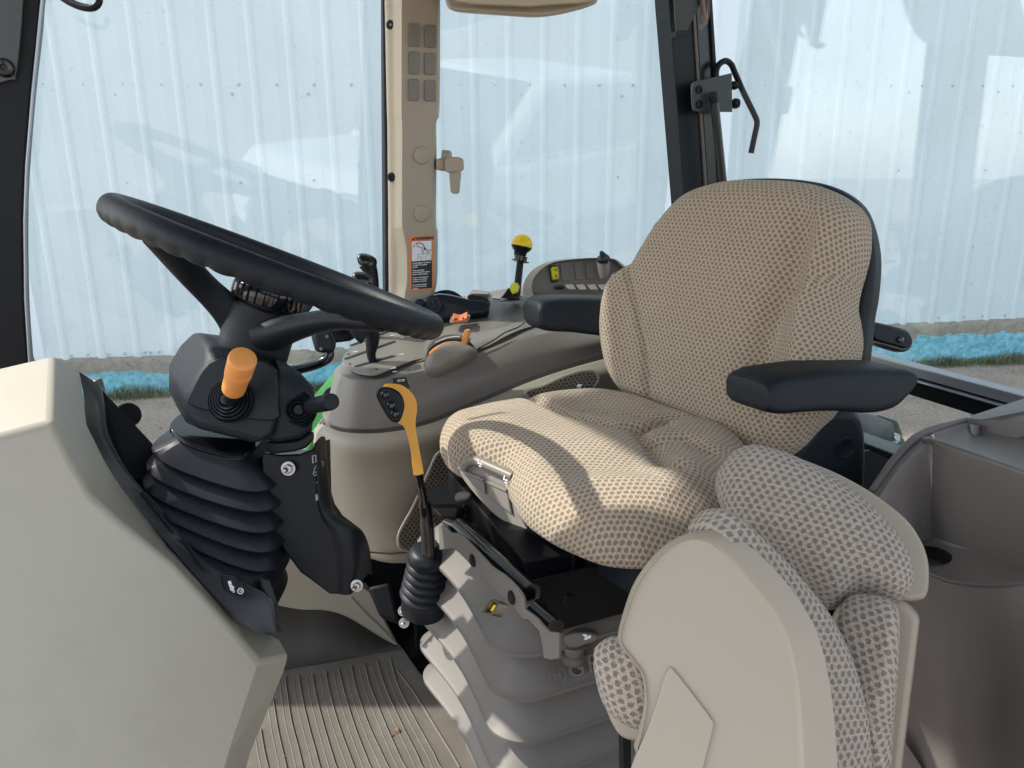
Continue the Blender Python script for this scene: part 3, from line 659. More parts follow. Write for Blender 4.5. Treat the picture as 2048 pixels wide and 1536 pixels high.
# ================================================================== FLOOR, CONSOLES
# floor mat
mt = thing('floor_mat', 'dusty grey-brown ribbed rubber mat on the cab floor', 'floor mat', Hp(760, 1420, 0))
def onH(pts, h=0.0): return [Hp(u, v, h) for u, v in pts]
matout = [(500,1352),(566,1347),(640,1337),(720,1323),(778,1309),(793,1297),(800,1297),(840,1352),(890,1425),(940,1490),(967,1528),(1010,1600),(560,1800),(430,1700)]
obj('mat', slab(onH(matout, 0.0), U*0.010), rubmat, mt, bevel=0.003)
gz = [[(90,900),(120,1080),(150,1212),(190,1420)],[(190,650),(230,900),(270,1080),(300,1212),(345,1420)],[(290,465),(312,650),(345,850),(400,1060),(435,1212),(490,1420)],[(400,455),(430,650),(490,900),(540,1080),(575,1212),(650,1420)],[(510,445),(545,640),(620,920),(680,1120),(710,1212),(800,1420)],
 [(620,425),(660,630),(740,900),(825,1130),(855,1212),(950,1420)],[(725,400),(780,620),(860,880),(955,1130),(990,1212),(1100,1420)],[(830,380),(880,600),(980,880),(1095,1130),(1135,1212),(1250,1420)],[(935,360),(990,560),(1110,860),(1230,1130),(1275,1212),(1400,1420)],[(1040,340),(1110,560),(1230,830),(1370,1110),(1415,1212),(1550,1420)],
 [(1145,315),(1220,560),(1340,800),(1500,1090),(1560,1212),(1720,1420)]]
ribs = []
for g_ in gz:
    pts = curve([Hp(500+x/4.096, 1240+y/4.096, 0.0100) for x, y in g_], 8)
    pts = [pts[0]]+pts
    ribs.append(tube(pts, [0.0004]+[0.0034]*(len(pts)-1), 8, ref=U, flat=0.35))
    q = [p+(pts[-1]-pts[0]).cross(U).normalized()*0.0095 for p in pts]
    ribs.append(tube(q, [0.0004]+[0.0012]*(len(q)-1), 6, ref=L, flat=0.6))
q = curve([Hp(500+x/4.096, 1240+y/4.096, 0.010) for x, y in [(1205,410),(1290,520),(1375,640),(1520,880),(1650,1090),(1720,1212)]], 8)
ribs.append(tube(q, 0.0022, 8, ref=L, flat=0.8))
obj('ribs', join(*ribs), rubmat, mt, smooth=80)
# crumbs on the mat
for (u, v, r, nm_) in ((795, 1462, .0048, 'brown pebble lying on the right part of the ribbed mat'), (567, 1516, .0032, 'tiny dark pebble near the bottom left of the ribbed mat'), (785, 1470, .002, 'tiny crumb beside the brown pebble on the mat')):
    c = Hp(u, v, 0.012); rr_ = random.Random(int(u))
    o = obj('pebble', hull([c+Vector([rr_.uniform(-1, 1) for _ in range(3)])*r for _ in range(14)]), stonem, smooth=20); tagit(o, nm_, 'pebble')

# footwell riser and beige fairing above it
fw = thing('footwell_panel', 'dark taupe footwell panel rising behind the floor mat', 'footwell panel', Hp(680, 1300, 0))
b0, b1 = Hp(480, 1356, 0), Hp(797, 1294, 0); bd = (b1-b0); rn = Vector((bd.y, -bd.x, 0)).normalized()
if rn.dot(CAM-b0) < 0: rn = -rn
rp = Plane(b0, rn)
top = c2([(470,1170),(520,1195),(553,1208),(600,1217),(651,1219),(693,1232),(739,1260),(775,1284),(797,1294)], 4, False)
riser = [rp.at(u, v) for u, v in top]
rings = [[p-rn*0.0 for p in riser], [b0+bd*(i/(len(riser)-1))*1.0+rn*0.012+U*0.006 for i in range(len(riser))], [b0+bd*(i/(len(riser)-1))+rn*0.030+U*0.003 for i in range(len(riser))]]
obj('riser', loft(rings, cap=False, closed=False), plastic('footwell', (0.040, 0.035, 0.030), 0.5, dust=0.05), fw, solid=0.006, smooth=70)
fa = c2([(540,1100),(580,1085),(640,1120),(690,1165),(735,1180),(760,1225),(790,1282),(797,1297),(780,1290),(739,1263),(693,1235),(651,1222),(600,1220),(553,1211),(520,1198),(505,1150)], 4)
obj('fairing', slab([rp.at(u, v)+rn*0.004 for u, v in fa], -rn*0.03), beige, fw, bevel=0.008, seg=4)
obj('fairing_edge', tube([rp.at(u, v)+rn*0.004 for u, v in [(700,1192),(735,1230),(765,1258),(792,1287)]], 0.0035, 8), beige, fw)

# dark structure under the seat and between console and seat
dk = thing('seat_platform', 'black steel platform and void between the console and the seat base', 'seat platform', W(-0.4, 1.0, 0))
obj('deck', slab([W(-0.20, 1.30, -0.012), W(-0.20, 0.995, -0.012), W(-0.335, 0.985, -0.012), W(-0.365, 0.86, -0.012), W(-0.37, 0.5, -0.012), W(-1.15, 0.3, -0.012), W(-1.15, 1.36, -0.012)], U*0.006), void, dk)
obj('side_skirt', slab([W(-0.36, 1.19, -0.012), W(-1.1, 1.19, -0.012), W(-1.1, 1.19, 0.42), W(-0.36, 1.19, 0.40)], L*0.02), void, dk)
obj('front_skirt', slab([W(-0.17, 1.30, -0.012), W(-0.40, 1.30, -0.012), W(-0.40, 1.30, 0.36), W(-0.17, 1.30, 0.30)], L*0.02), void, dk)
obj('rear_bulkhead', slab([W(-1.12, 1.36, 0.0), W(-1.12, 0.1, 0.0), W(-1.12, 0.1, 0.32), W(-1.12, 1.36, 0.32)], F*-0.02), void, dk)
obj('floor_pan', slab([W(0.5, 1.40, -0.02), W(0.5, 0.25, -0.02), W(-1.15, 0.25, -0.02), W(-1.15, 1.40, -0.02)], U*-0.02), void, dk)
for i, (u, v) in enumerate([(806,1222),(808,1246),(714,1170)]):
    p = D(u, v, 1.16)
    obj('bolt', join(lathe([(0.0062, 0), (0.0062, 0.005)], p, -FW, 6), lathe([(0.0032, 0), (0.0032, 0.009), (0.002, 0.010)], p, -FW, 14), lathe([(0.0078, -0.002), (0.0078, 0.0005)], p, -FW, 20)), steel, dk)
obj('linkage', hull([D(u, v, d) for u, v in [(735,1175),(780,1165),(800,1250),(760,1235)] for d in (1.19, 1.22)]), void, dk, bevel=0.006)

_D0 = D
_dl = [(600, .03), (690, .045), (765, .075), (860, .115), (960, .155), (1060, .19), (1160, .22), (1290, .25), (2000, .25)]
def _delta(u):
    if u <= _dl[0][0]: return _dl[0][1]
    for (a, x), (b, y) in zip(_dl, _dl[1:]):
        if u <= b: return x+(y-x)*(u-a)/(b-a)
def D(u, v, d): return _D0(u, v, d+_delta(u))
# ---- right side console
sc = thing('side_console', 'taupe and beige console along the right side of the operator seat', 'side console', D(850, 900, 1.2))
up_cols = [  # bottom, mid, edge, top, inner, far   (u, v, depth)
 [(690,800,1.42),(705,770,1.42),(722,722,1.42),(735,706,1.42),(765,680,1.44),(790,650,1.47)],
 [(648,822,1.36),(663,785,1.36),(674,742,1.36),(682,730,1.36),(720,700,1.41),(775,655,1.45)],
 [(653,842,1.26),(663,800,1.26),(673,748,1.27),(681,735,1.28),(730,700,1.36),(790,650,1.44)],
 [(690,856,1.195),(695,810,1.195),(702,765,1.20),(710,752,1.215),(760,705,1.32),(815,640,1.44)],
 [(765,857,1.165),(768,810,1.165),(772,763,1.175),(777,752,1.19),(815,700,1.29),(840,625,1.44)],
 [(860,838,1.155),(860,790,1.155),(858,742,1.17),(862,731,1.185),(880,680,1.26),(880,610,1.44)],
 [(960,797,1.155),(957,750,1.155),(950,712,1.175),(953,702,1.19),(960,655,1.25),(950,598,1.43)],
 [(1060,755,1.16),(1057,715,1.16),(1052,678,1.18),(1055,668,1.20),(1050,630,1.28),(1020,585,1.42)],
 [(1160,722,1.17),(1160,690,1.17),(1160,660,1.20),(1162,650,1.22),(1140,620,1.32),(1110,582,1.42)],
 [(1290,690,1.19),(1290,660,1.19),(1290,640,1.24),(1290,632,1.26),(1260,610,1.36),(1230,585,1.44)],
]
obj('upper_shell', patch([[D(*p) for p in c] for c in up_cols], 7, 8), taupe, sc, smooth=60)
lo_cols = [
 [(690,805,1.42),(680,840,1.42),(675,900,1.42),(680,960,1.42),(700,1040,1.42),(720,1100,1.42)],
 [(643,845,1.33),(634,865,1.32),(635,900,1.32),(645,960,1.32),(665,1030,1.32),(690,1090,1.32)],
 [(655,853,1.245),(646,872,1.235),(650,920,1.235),(665,980,1.24),(685,1050,1.25),(705,1105,1.26)],
 [(692,868,1.185),(688,888,1.17),(692,930,1.175),(705,990,1.185),(720,1055,1.20),(735,1112,1.21)],
 [(767,869,1.152),(767,895,1.130),(768,935,1.145),(772,1000,1.155),(778,1060,1.17),(785,1124,1.18)],
 [(862,850,1.142),(862,876,1.120),(862,910,1.135),(865,980,1.145),(868,1050,1.16),(870,1120,1.175)],
 [(962,808,1.142),(964,834,1.120),(968,865,1.135),(970,930,1.15),(972,1010,1.16),(975,1100,1.175)],
 [(1062,766,1.147),(1066,790,1.128),(1070,830,1.14),(1075,900,1.15),(1080,980,1.16),(1085,1080,1.18)],
 [(1162,733,1.157),(1166,760,1.138),(1170,800,1.15),(1175,870,1.16),(1180,950,1.17),(1185,1060,1.19)],
 [(1290,700,1.177),(1295,728,1.158),(1300,770,1.17),(1305,840,1.18),(1310,930,1.19),(1315,1040,1.20)],
]
obj('lower_shell', patch([[D(*p) for p in c] for c in lo_cols], 7, 8), beige, sc, smooth=70, solid=0.004)
lip = curve([Vector((c[0][0], c[0][1]+6, 0)) for c in lo_cols], 8); lipd = curve([Vector((c[0][2]-0.003, 0, 0)) for c in lo_cols], 8)
obj('shell_lip', tube([D(p.x, p.y, d.x) for p, d in zip(lip, lipd)], 0.0045, 8), beige, sc)
obj('lower_seam', tube([D(u, v, 1.168) for u, v in [(690,1092),(735,1104),(785,1108),(830,1103)]], 0.0016, 6), plastic('seam', (0.12, 0.11, 0.09), 0.6), sc)
# fabric insert panel
fp = Plane(W(-0.4, 1.075, 0.4), -L*0.98+F*0.05)
for fo, cc_ in (([(797,1086),(800,1062),(828,1010),(858,942),(880,903),(930,890),(980,900),(1000,980),(960,1080),(880,1108),(830,1104),(805,1098)], (890, 1000)),
               ([(1050,786),(1085,772),(1120,756),(1155,744),(1180,741),(1193,747),(1195,760),(1186,774),(1160,800),(1090,810)], (1130, 775))):
    geo, uv = cushion(fp, fo, cc_, T=0.003, re=0.008, bulge=0.0, M=160, R=24, back=0.01)
    obj('fabric_insert', geo, fab3, sc, uvs=uv, smooth=80)
    o2 = [fp.at(u, v) for u, v in c2(fo)]
    obj('insert_rim', tube(o2+o2[:2], 0.0026, 8, cap=False), beige, sc)
obj('inner_liner', patch([[D(c[0][0], c[0][1]-16, c[0][2]+0.012), D(c[0][0]+2, c[0][1]+26, c[0][2]+0.012)] for c in up_cols[1:]], 6, 4), taupe, sc)
# lever plate with slots
lp = Plane(D(765, 705, 1.275), (D(690,725,1.27)-D(770,750,1.195)).cross(D(860,640,1.42)-D(770,750,1.195)))
po = c2([(686,728),(688,714),(705,697),(745,672),(765,655),(800,640),(850,622),(875,640),(880,680),(872,712),(826,724),(790,738),(755,752),(735,753),(710,747),(695,738)], 4)
plm = obj('lever_plate', slab([lp.at(u, v)+lp.n*0.001 for u, v in po], lp.n*0.0022), taupe_l, sc, bevel=0.0015)
for a, b_, r in [((714,736),(786,716),.0042),((693,721),(788,687),.0042),((704,694),(790,661),.0042),((724,679),(765,661),.003),((770,650),(786,645),.004)]:
    A, B = lp.at(*a), lp.at(*b_); d = (B-A).normalized(); e = lp.n.cross(d)
    ou = [A+e*(r*math.cos(t))-d*(r*math.sin(t)) for t in [i*math.pi/6 for i in range(7)]]+[B-e*(r*math.cos(t))+d*(r*math.sin(t)) for t in [i*math.pi/6 for i in range(7)]]
    obj('slot', slab([p+lp.n*0.0036 for p in ou], -lp.n*0.0008), ink, plm)
marks = []
for cx, cy in [(710,708),(804,680),(803,713),(790,668),(784,675),(790,748),(786,741)]:
    a = lp.at(cx, cy)+lp.n*0.0038; obj('print_mark', hull([a+lp.x*i+lp.y*j+lp.n*k for i, j in ((-.004,-.001),(.004,-.001),(.005,.001),(.003,.003),(.002,.001),(-.004,.001)) for k in (0, .0003)]), white, plm)
for u, v in [(753,742),(700,732),(697,712),(864,628)]: obj('screw_hole', lathe([(0.0022, 0), (0.0022, 0.0006)], lp.at(u, v)+lp.n*0.0034, lp.n, 12), ink, plm)
# stop sticker
a, b_, c_, d_ = D(785, 757, 1.158), D(812, 754, 1.155), D(820, 776, 1.150), D(789, 783, 1.152)
sk = obj('sticker', slab([a, b_, c_, d_], (CAM-a).normalized()*0.0012), ink, sc, label='small black sticker with white print')
xx = (b_-a).normalized(); yy_ = (a-d_).normalized()
obj('sticker_text', join(*[text_geo(s_, 0.0052, D(795+k*1.2, 764+k*7, 1.1535), xx, yy_, depth=0.0001, bold=0.0002) for k, s_ in enumerate(['STOP', 'KEY TO'])]), white, sk)

# raised plateau behind the wheel end: throttle, switches
pp = Plane(D(960, 640, 1.27), lp.n*0.7+U*0.5+(-L)*0.25)
ps = patch([[D(*p) for p in r] for r in [
  [(820,640,1.36),(850,612,1.42),(880,600,1.44),(930,592,1.45),(980,583,1.45),(1050,572,1.45),(1110,572,1.46)],
  [(862,670,1.28),(880,648,1.32),(905,628,1.35),(945,618,1.36),(990,605,1.37),(1045,598,1.38),(1110,590,1.40)],
  [(872,700,1.225),(890,676,1.25),(920,655,1.27),(960,645,1.28),(1005,632,1.30),(1050,622,1.32),(1110,612,1.34)],
  [(876,722,1.185),(900,700,1.19),(930,688,1.20),(968,675,1.205),(1008,662,1.215),(1050,645,1.235),(1110,632,1.26)],
  [(878,735,1.178),(905,716,1.178),(940,702,1.18),(975,692,1.185),(1012,672,1.195),(1055,655,1.215),(1110,645,1.24)]]], 6, 6)
obj('plateau', ps, taupe_l, sc, smooth=60)
seam = curve([D(870,712,1.180),D(866,727,1.172),D(878,738,1.166)], 4)
obj('plate_seam', tube(curve([D(u, v, d) for u, v, d in [(745,754,1.188),(790,742,1.180),(830,727,1.172),(868,716,1.170)]], 5), 0.0012, 6), ink, sc)
obj('plate_seam', tube(curve([D(u, v, d) for u, v, d in [(955,698,1.175),(985,682,1.178),(1010,665,1.184),(1035,655,1.192),(1050,645,1.20)]], 5), 0.0012, 6), ink, sc)
obj('plate_seam', tube(curve([D(u, v, d) for u, v, d in [(985,597,1.382),(1010,602,1.375),(1030,612,1.35),(1045,624,1.30)]], 5), 0.001, 6), ink, sc)
# dial housing with orange ring and tab
dh = thing('speed_dial', 'half-sunk dial with orange rim and orange tab on the taupe console', 'dial', D(900, 715, 1.16))
dp = Plane(D(900, 720, 1.155), (CAM-D(900,720,1.155)).normalized()*0.8+U*0.45-F*0.1)
ho = c2([(848,731),(850,722),(857,709),(868,698),(884,690),(902,686),(920,688),(938,694),(955,705),(940,716),(922,727),(900,738),(880,747),(864,748),(853,742)], 5)
geo, uv = cushion(dp, [(848,731),(850,722),(857,709),(868,698),(884,690),(902,686),(920,688),(938,694),(955,705),(940,716),(922,727),(900,738),(880,747),(864,748),(853,742)], (900, 715), T=0.016, re=0.016, bulge=0.004, M=140, R=30, back=0.03)
obj('housing', geo, taupe_l, dh, smooth=80)
def ringpatch(inner, outer, d0, d1, mat, nm, parent):
    a = [D(u, v, d0) for u, v in c2(inner, 6, False)]; b_ = [D(u, v, d1) for u, v in c2(outer, 6, False)]
    n_ = len(a); th = [p-(CAM-p).normalized()*0.02 for p in b_]
    return obj(nm, loft([a, b_, th], cap=False, closed=False), mat, parent, solid=0.002, smooth=50)
ringpatch([(861,712),(872,701),(892,691),(915,690),(935,697),(947,706)], [(857,706),(869,695),(892,684),(917,683),(938,691),(951,702)], 1.150, 1.158, orange, 'orange_ring', dh)
ringpatch([(857,706),(869,695),(892,684),(917,683),(938,691),(951,702)], [(852,712),(864,692),(889,679),(917,677),(940,684),(953,699)], 1.160, 1.163, ink, 'groove', dh)
ringpatch([(852,722),(861,692),(889,677),(917,675),(940,682)], [(848,720),(857,688),(886,671),(917,669),(943,677)], 1.161, 1.165, taupe_l, 'rim', dh)
mk = [box(D(u, v, 1.158), RT*0.005+UP*0.0012*s_, UP*0.0009, FW*0.0003) for u, v, s_ in [(877,682,2),(889,677,1.6),(902,674,.6),(914,673,0)]]
obj('scale_marks', join(*mk), white, dh)
tb = hull([D(u, v, d) for u, v, d in [(921,690,1.150),(932,691,1.146),(936,672,1.138),(939,664,1.138),(938,660,1.14),(929,660,1.14),(927,666,1.142),(925,678,1.148)]]+[D(u+3, v-2, d+0.012) for u, v, d in [(921,690,1.150),(932,691,1.146),(936,672,1.138),(939,664,1.138),(938,660,1.14),(929,660,1.14),(927,666,1.142)]])
obj('orange_tab', tb, orange, dh, bevel=0.002)

# orange rocker
ro = thing('rocker_switch', 'small orange-red rocker switch in front of the black throttle arm', 'switch', D(919, 638, 1.30))
rb0 = [D(898,648,1.253), D(938,645,1.248), D(942,630,1.28), D(903,633,1.285)]
rn_ = (rb0[1]-rb0[0]).cross(rb0[3]-rb0[0]).normalized(); rn_ = rn_ if rn_.dot(CAM-rb0[0]) > 0 else -rn_
obj('bezel', slab(rrect(rb0, .3), rn_*0.003), taupe, ro, bevel=0.001)
sw = [D(905,646,1.248), D(934,643,1.243), D(935,631,1.268), D(906,634,1.272)]
mid = [(sw[0]+sw[1])/2, (sw[2]+sw[3])/2]
vs = [sw[0]+rn_*0.007, mid[0]+rn_*0.003, sw[1]+rn_*0.007, sw[2]+rn_*0.008, mid[1]+rn_*0.003, sw[3]+rn_*0.008]+[p for p in (sw[0], mid[0], sw[1], sw[2], mid[1], sw[3])]
obj('rocker', (vs, [(0,1,4,5),(1,2,3,4),(0,6,7,1),(1,7,8,2),(2,8,9,3),(3,9,10,4),(4,10,11,5),(5,11,6,0)]), redor, ro, bevel=0.0012)
obj('symbol', join(box(D(912,638,1.244), RT*0.003, UP*0.0012, FW*0.001), box(D(926,636,1.242), RT*0.0012, UP*0.002, FW*0.001)), ink, ro)

# throttle arm (black)
ta = thing('throttle_arm', 'black hand throttle arm with button pad and scale disc behind the wheel rim', 'throttle lever', D(900, 612, 1.30))
tp = Plane(D(900, 612, 1.30), (CAM-D(900, 612, 1.30)).normalized()*0.75+U*0.35)
to = c2([(842,618),(843,606),(850,596),(862,589),(880,586),(905,590),(934,596),(960,599),(973,601),(979,610),(979,618),(973,625),(950,628),(920,632),(888,636),(866,630),(850,626)], 4)
obj('body', slab(tp.px(to), -tp.n*0.03), black_m, ta, bevel=0.006, seg=4)
to2 = c2([(936,596),(960,590),(974,594),(981,603),(982,612),(976,602),(950,599),(934,598)], 3)
obj('cap', hull([D(u, v, d) for u, v in [(934,597),(937,589),(965,592),(975,597),(981,606),(980,614),(972,606)] for d in (1.30, 1.33)]), black_m, ta, bevel=0.003)
bp_ = tp.at(866, 611)+tp.n*0.0005
obj('button_pad', lathe([(0.0165, -0.002), (0.0165, 0.002), (0.0155, 0.003)], bp_, tp.n, 32), black_m, ta, bevel=0)
for i, (u, v) in enumerate([(859,608),(868,606),(862,617),(871,615)]): obj('button', slab(rrect([tp.at(u-3.6, v-4)+tp.n*.0035, tp.at(u+3.6, v-5)+tp.n*.0035, tp.at(u+4, v+3.5)+tp.n*.0035, tp.at(u-3.2, v+4)+tp.n*.0035], .2), tp.n*0.001), rubber, ta, bevel=0.0006)
dc = D(893, 634, 1.345)
disc_ax = (tp.n*0.9-RT*0.1).normalized()
obj('scale_disc', lathe([(0.042, -0.004), (0.043, 0.0), (0.042, 0.004), (0.038, 0.006), (0.02, 0.006)], D(890, 622, 1.34), disc_ax, 64), black_m, ta)
obj('scale_print', tube(curve([D(u, v, 1.296) for u, v in [(868,590),(880,588),(900,590),(918,594),(930,597)]], 4), 0.0009, 6), printg, ta)
obj('finger_pad', hull([D(u, v, d) for u, v in [(827,606),(832,598),(846,598),(850,604),(846,614),(834,614)] for d in (1.31, 1.35)]), black_m, ta, bevel=0.004)
obj('console_pad', slab(rrect([D(938,590,1.42), D(975,592,1.40), D(980,587,1.43), D(945,583,1.45)], .2), U*0.004), taupe_l, sc, bevel=0.001)

# yellow ball lever with collar
yb = thing('ball_lever', 'upright black lever with a yellow and black ball knob', 'lever', D(1034, 590, 1.34))
bc = D(1044, 490, 1.34); lo_ = D(1033, 592, 1.345); ax = (bc-lo_).normalized(); ax_t = (ax+RT*0.10+(-FW)*0.1).normalized()
def sph(c, r, axx, h0, h1, k=14): return [(math.sqrt(max(1e-9, r*r-h*h)), h) for h in [h0+(h1-h0)*i/k for i in range(k+1)]]
R0 = 0.0212
obj('knob_top', lathe([(R0*math.cos(t), R0*math.sin(t)) for t in [i*math.pi/2/12 for i in range(-1, 12)]]+[(0.0003, R0)], bc, ax_t, 40), yellow, yb, smooth=60)
obj('knob_base', lathe([(0.010, -0.026), (0.0125, -0.018), (0.0128, -0.0135), (0.0165, -0.0105), (R0*0.99, -0.004), (R0*0.985, 0.0)], bc, ax_t, 40), black, yb, smooth=60)
obj('stem', tube([lo_-ax*0.01, lo_+ax*0.03, bc-ax*0.016], [0.0075, 0.0072, 0.0068], 20), black, yb)
obj('collar', lathe([(0.010, -0.001), (0.0178, 0.0015), (0.0180, 0.003), (0.0168, 0.0035), (0.0125, 0.0025), (0.0125, 0.012)], bc-ax*0.034, ax_t, 40), gloss, yb, smooth=50)

# yellow toggle in black wedge
yt = thing('toggle_switch', 'yellow finger toggle in a black triangular guard beside the ball lever', 'switch', D(1025, 592, 1.30))
wd = [(1004,594),(1031,596),(1024,581),(1019,577)]
gd = [D(1002,596,1.285), D(1029,597,1.275), D(1017,575,1.285)]; off = RT*0.012+FW*0.03
obj('guard', slab(gd, off*0.12), black, yt, bevel=0.001); obj('guard', slab([p+off*0.85 for p in gd], off*0.12), black, yt, bevel=0.001)
obj('guard_base', hull([D(999,596,1.305), D(1030,598,1.285), D(1047,592,1.315), D(1015,590,1.34), D(1003,593,1.31), D(1030,595,1.29)]), black, yt, bevel=0.001)
obj('toggle', hull([p for u, v in [(1016,581),(1022,568),(1028,565),(1035,568),(1036,575),(1035,584),(1026,589)] for p in (D(u, v, 1.300),)]+[D(u+6, v-1, 1.32) for u, v in [(1018,580),(1024,568),(1030,567),(1034,574),(1030,586)]]), yellowg, yt, bevel=0.0015)
obj('switch_plate', slab(rrect([D(996,604,1.31), D(1042,603,1.29), D(1057,594,1.34), D(1010,592,1.36)], .2), U*0.002), taupe_l, sc, bevel=0.001)

# rear switch pod
rp_ = thing('switch_pod', 'taupe rear pod with blank switch covers behind the far armrest', 'switch pod', D(1150, 550, 1.36))
pn = Plane(D(1150, 560, 1.40), -L*0.9+F*0.25+U*0.45)
outer = [(1046,598),(1044,580),(1050,560),(1062,545),(1082,532),(1105,525),(1140,521),(1190,519),(1225,521),(1245,534),(1270,548),(1300,560),(1300,605)]
inner = [(1066,598),(1061,582),(1064,563),(1078,545),(1100,531),(1130,525),(1165,522),(1190,521),(1222,523),(1240,537),(1262,552),(1290,566),(1290,605)]
obj('rim', loft([[pn.at(u, v)-pn.n*0.03 for u, v in c2(outer, 5, False)], [pn.at(u, v)+pn.n*0.012 for u, v in c2(outer, 5, False)], [pn.at(u, v)+pn.n*0.016 for u, v in c2(inner, 5, False)], [pn.at(u, v)+pn.n*0.0 for u, v in c2(inner, 5, False)]], cap=False, closed=False), taupe_l, rp_, smooth=60)
obj('face', slab([pn.at(u, v)+pn.n*0.001 for u, v in c2(inner, 5, False)], -pn.n*0.01), taupe, rp_)
def podquad(a, b_, c, d, r=0.2): return rrect([pn.at(*a), pn.at(*b_), pn.at(*c), pn.at(*d)], r)
for q in [((1119,529),(1135,528),(1140,562),(1124,564)), ((1147,527),(1163,526),(1168,560),(1151,561)), ((1169,526),(1186,525),(1190,559),(1174,560))]:
    obj('blank_switch', slab([p+pn.n*0.001 for p in podquad(*q)], pn.n*0.003), taupe, rp_, bevel=0.001)
obj('rocker_bezel', slab([p+pn.n*0.001 for p in podquad((1096,533),(1112,531),(1117,564),(1101,567))], pn.n*0.003), ink, rp_, bevel=0.001)
yr = obj('yellow_rocker', loft([[p+pn.n*h for p in podquad(*q, 0.3)] for h, q in [(0.003, ((1099,537),(1114,535),(1116,560),(1103,562))), (0.010, ((1100,537),(1114,536),(1116,560),(1104,561)))]]), yellowg, rp_, bevel=0.0012)
obj('lens', slab([p+pn.n*0.0102 for p in podquad((1107,552),(1113,551.5),(1114,558.5),(1107,559))], pn.n*0.0008), plastic('amber_lens', (0.42, 0.25, 0.04), 0.3), yr)
obj('symbol', join(tube([pn.at(u, v)+pn.n*0.011 for u, v in [(1106,544),(1107.5,541),(1112,541),(1113,543)]], 0.0005, 6), tube([pn.at(1109.5, 541)+pn.n*0.011, pn.at(1110.5, 547)+pn.n*0.011], 0.0005, 6)), ink, yr)
# socket with flip cap
cb, ct = D(1203, 556, 1.37), D(1200, 522, 1.37)
obj('socket_boss', tube([D(1209,556,1.375), D(1208,540,1.372), D(1206,520,1.368)], [0.009, 0.0125, 0.0135], 24), taupe_l, rp_)
obj('socket_cap', lathe([(0.0138, 0.0), (0.014, 0.003), (0.012, 0.007), (0.004, 0.0085)], D(1207, 520, 1.366), (UP*0.7-FW*0.6-RT*0.2).normalized(), 28), black_m, rp_)
obj('cap_tab', hull([D(u, v, d) for u, v, d in [(1199,503,1.37),(1204,501,1.37),(1213,508,1.362),(1218,522,1.355),(1214,529,1.352),(1204,522,1.352),(1199,512,1.36)]]+[D(u, v, d+.008) for u, v, d in [(1199,503,1.37),(1204,501,1.37),(1213,508,1.362),(1218,522,1.355)]]), black_m, rp_, bevel=0.001)
for i in range(6): obj('rib', slab([D(1138+i*22,581,1.34), D(1152+i*22,581,1.34), D(1146+i*22,571,1.38), D(1130+i*22,572,1.38)], U*0.003), taupe_l, rp_, bevel=0.001)
obj('small_plug', lathe([(0.011, 0), (0.0115, 0.005), (0.009, 0.007)], D(1118, 578, 1.33), U, 18), black_m, rp_)
obj('tray_lip', tube(curve([D(u, v, d) for u, v, d in [(1228,566,1.35),(1226,553,1.355),(1234,547,1.36),(1262,543,1.36)]], 5), 0.004, 10), taupe_l, rp_)

# three spool levers
def spoon(base, pts, mat, label, ring=False, scale=1.0, bend=None):
    t = thing('spool_lever', label, 'lever', base, 'black spool levers of the side console')
    c = [p for p, r, f in pts]
    cs = curve(c, 6); rs = [v.x for v in curve([Vector((r, 0, 0)) for p, r, f in pts], 6)]; fs_ = [v.x for v in curve([Vector((f, 0, 0)) for p, r, f in pts], 6)]
    obj('handle', tube(cs, rs, 20, flat=fs_, ref=RT), mat, t, smooth=80); return t
def kn(u, v, d, s): # head cap: squashed rounded pad, tilted
    c = D(u, v, d); rings = []
    for hh_, sc0 in [(-0.010, .78), (-0.006, .93), (0, 1.0), (0.006, .93), (0.010, .62), (0.0115, .2)]:
        ring = []
        for q in range(28):
            th = q*2*math.pi/28; cx = math.copysign(abs(math.cos(th))**0.8, math.cos(th)); sy = math.copysign(abs(math.sin(th))**0.8, math.sin(th))
            ring.append(c+(RT*0.93-UP*0.22+FW*0.15)*(cx*0.0185*s*sc0)+(FW*0.9+UP*0.3)*(sy*0.013*s*sc0)+UP*(hh_*s))
        rings.append(ring)
    return loft(rings)
t1 = spoon(D(755, 722, 1.235), [(D(765,722,1.245),.0075,.7),(D(747,722,1.235),.008,.7),(D(742,706,1.23),.009,.75),(D(744,690,1.225),.0115,.8),(D(744,672,1.222),.0135,.85),(D(738,652,1.22),.0150,.9)], black, 'nearest black spool lever, with a green line round its head, standing in a console slot')
obj('head', kn(739, 649, 1.218, 1.0), gloss, t1, smooth=70)
c = D(739, 655, 1.218); obj('green_line', tube([c+(RT*0.93-UP*0.22+FW*0.15)*(math.cos(q*math.pi/16)*0.0178)+(FW*0.9+UP*0.3)*(math.sin(q*math.pi/16)*0.0126) for q in range(33)], 0.0012, 8, cap=False), plastic('green_trim', (0.02, 0.30, 0.06), 0.4), t1)
t2 = spoon(D(745, 660, 1.33), [(D(752,690,1.34),.008,.8),(D(744,640,1.335),.009,.8),(D(738,600,1.332),.012,.85),(D(731,575,1.33),.0135,.9),(D(724,562,1.33),.014,.9)], black, 'middle black spool lever, mostly hidden behind the steering wheel rim')
obj('head', kn(725, 558, 1.328, 1.05), gloss, t2, smooth=70)
t3 = spoon(D(750, 660, 1.40), [(D(760,680,1.41),.008,.8),(D(749,620,1.405),.0095,.8),(D(746,575,1.40),.0115,.85),(D(742,545,1.40),.0130,.9),(D(734,527,1.40),.0165,.9)], black, 'tallest black spool lever, its head above the steering wheel rim against the window')
obj('head', kn(734, 521, 1.398, 1.08), gloss, t3, smooth=70)

D = _D0

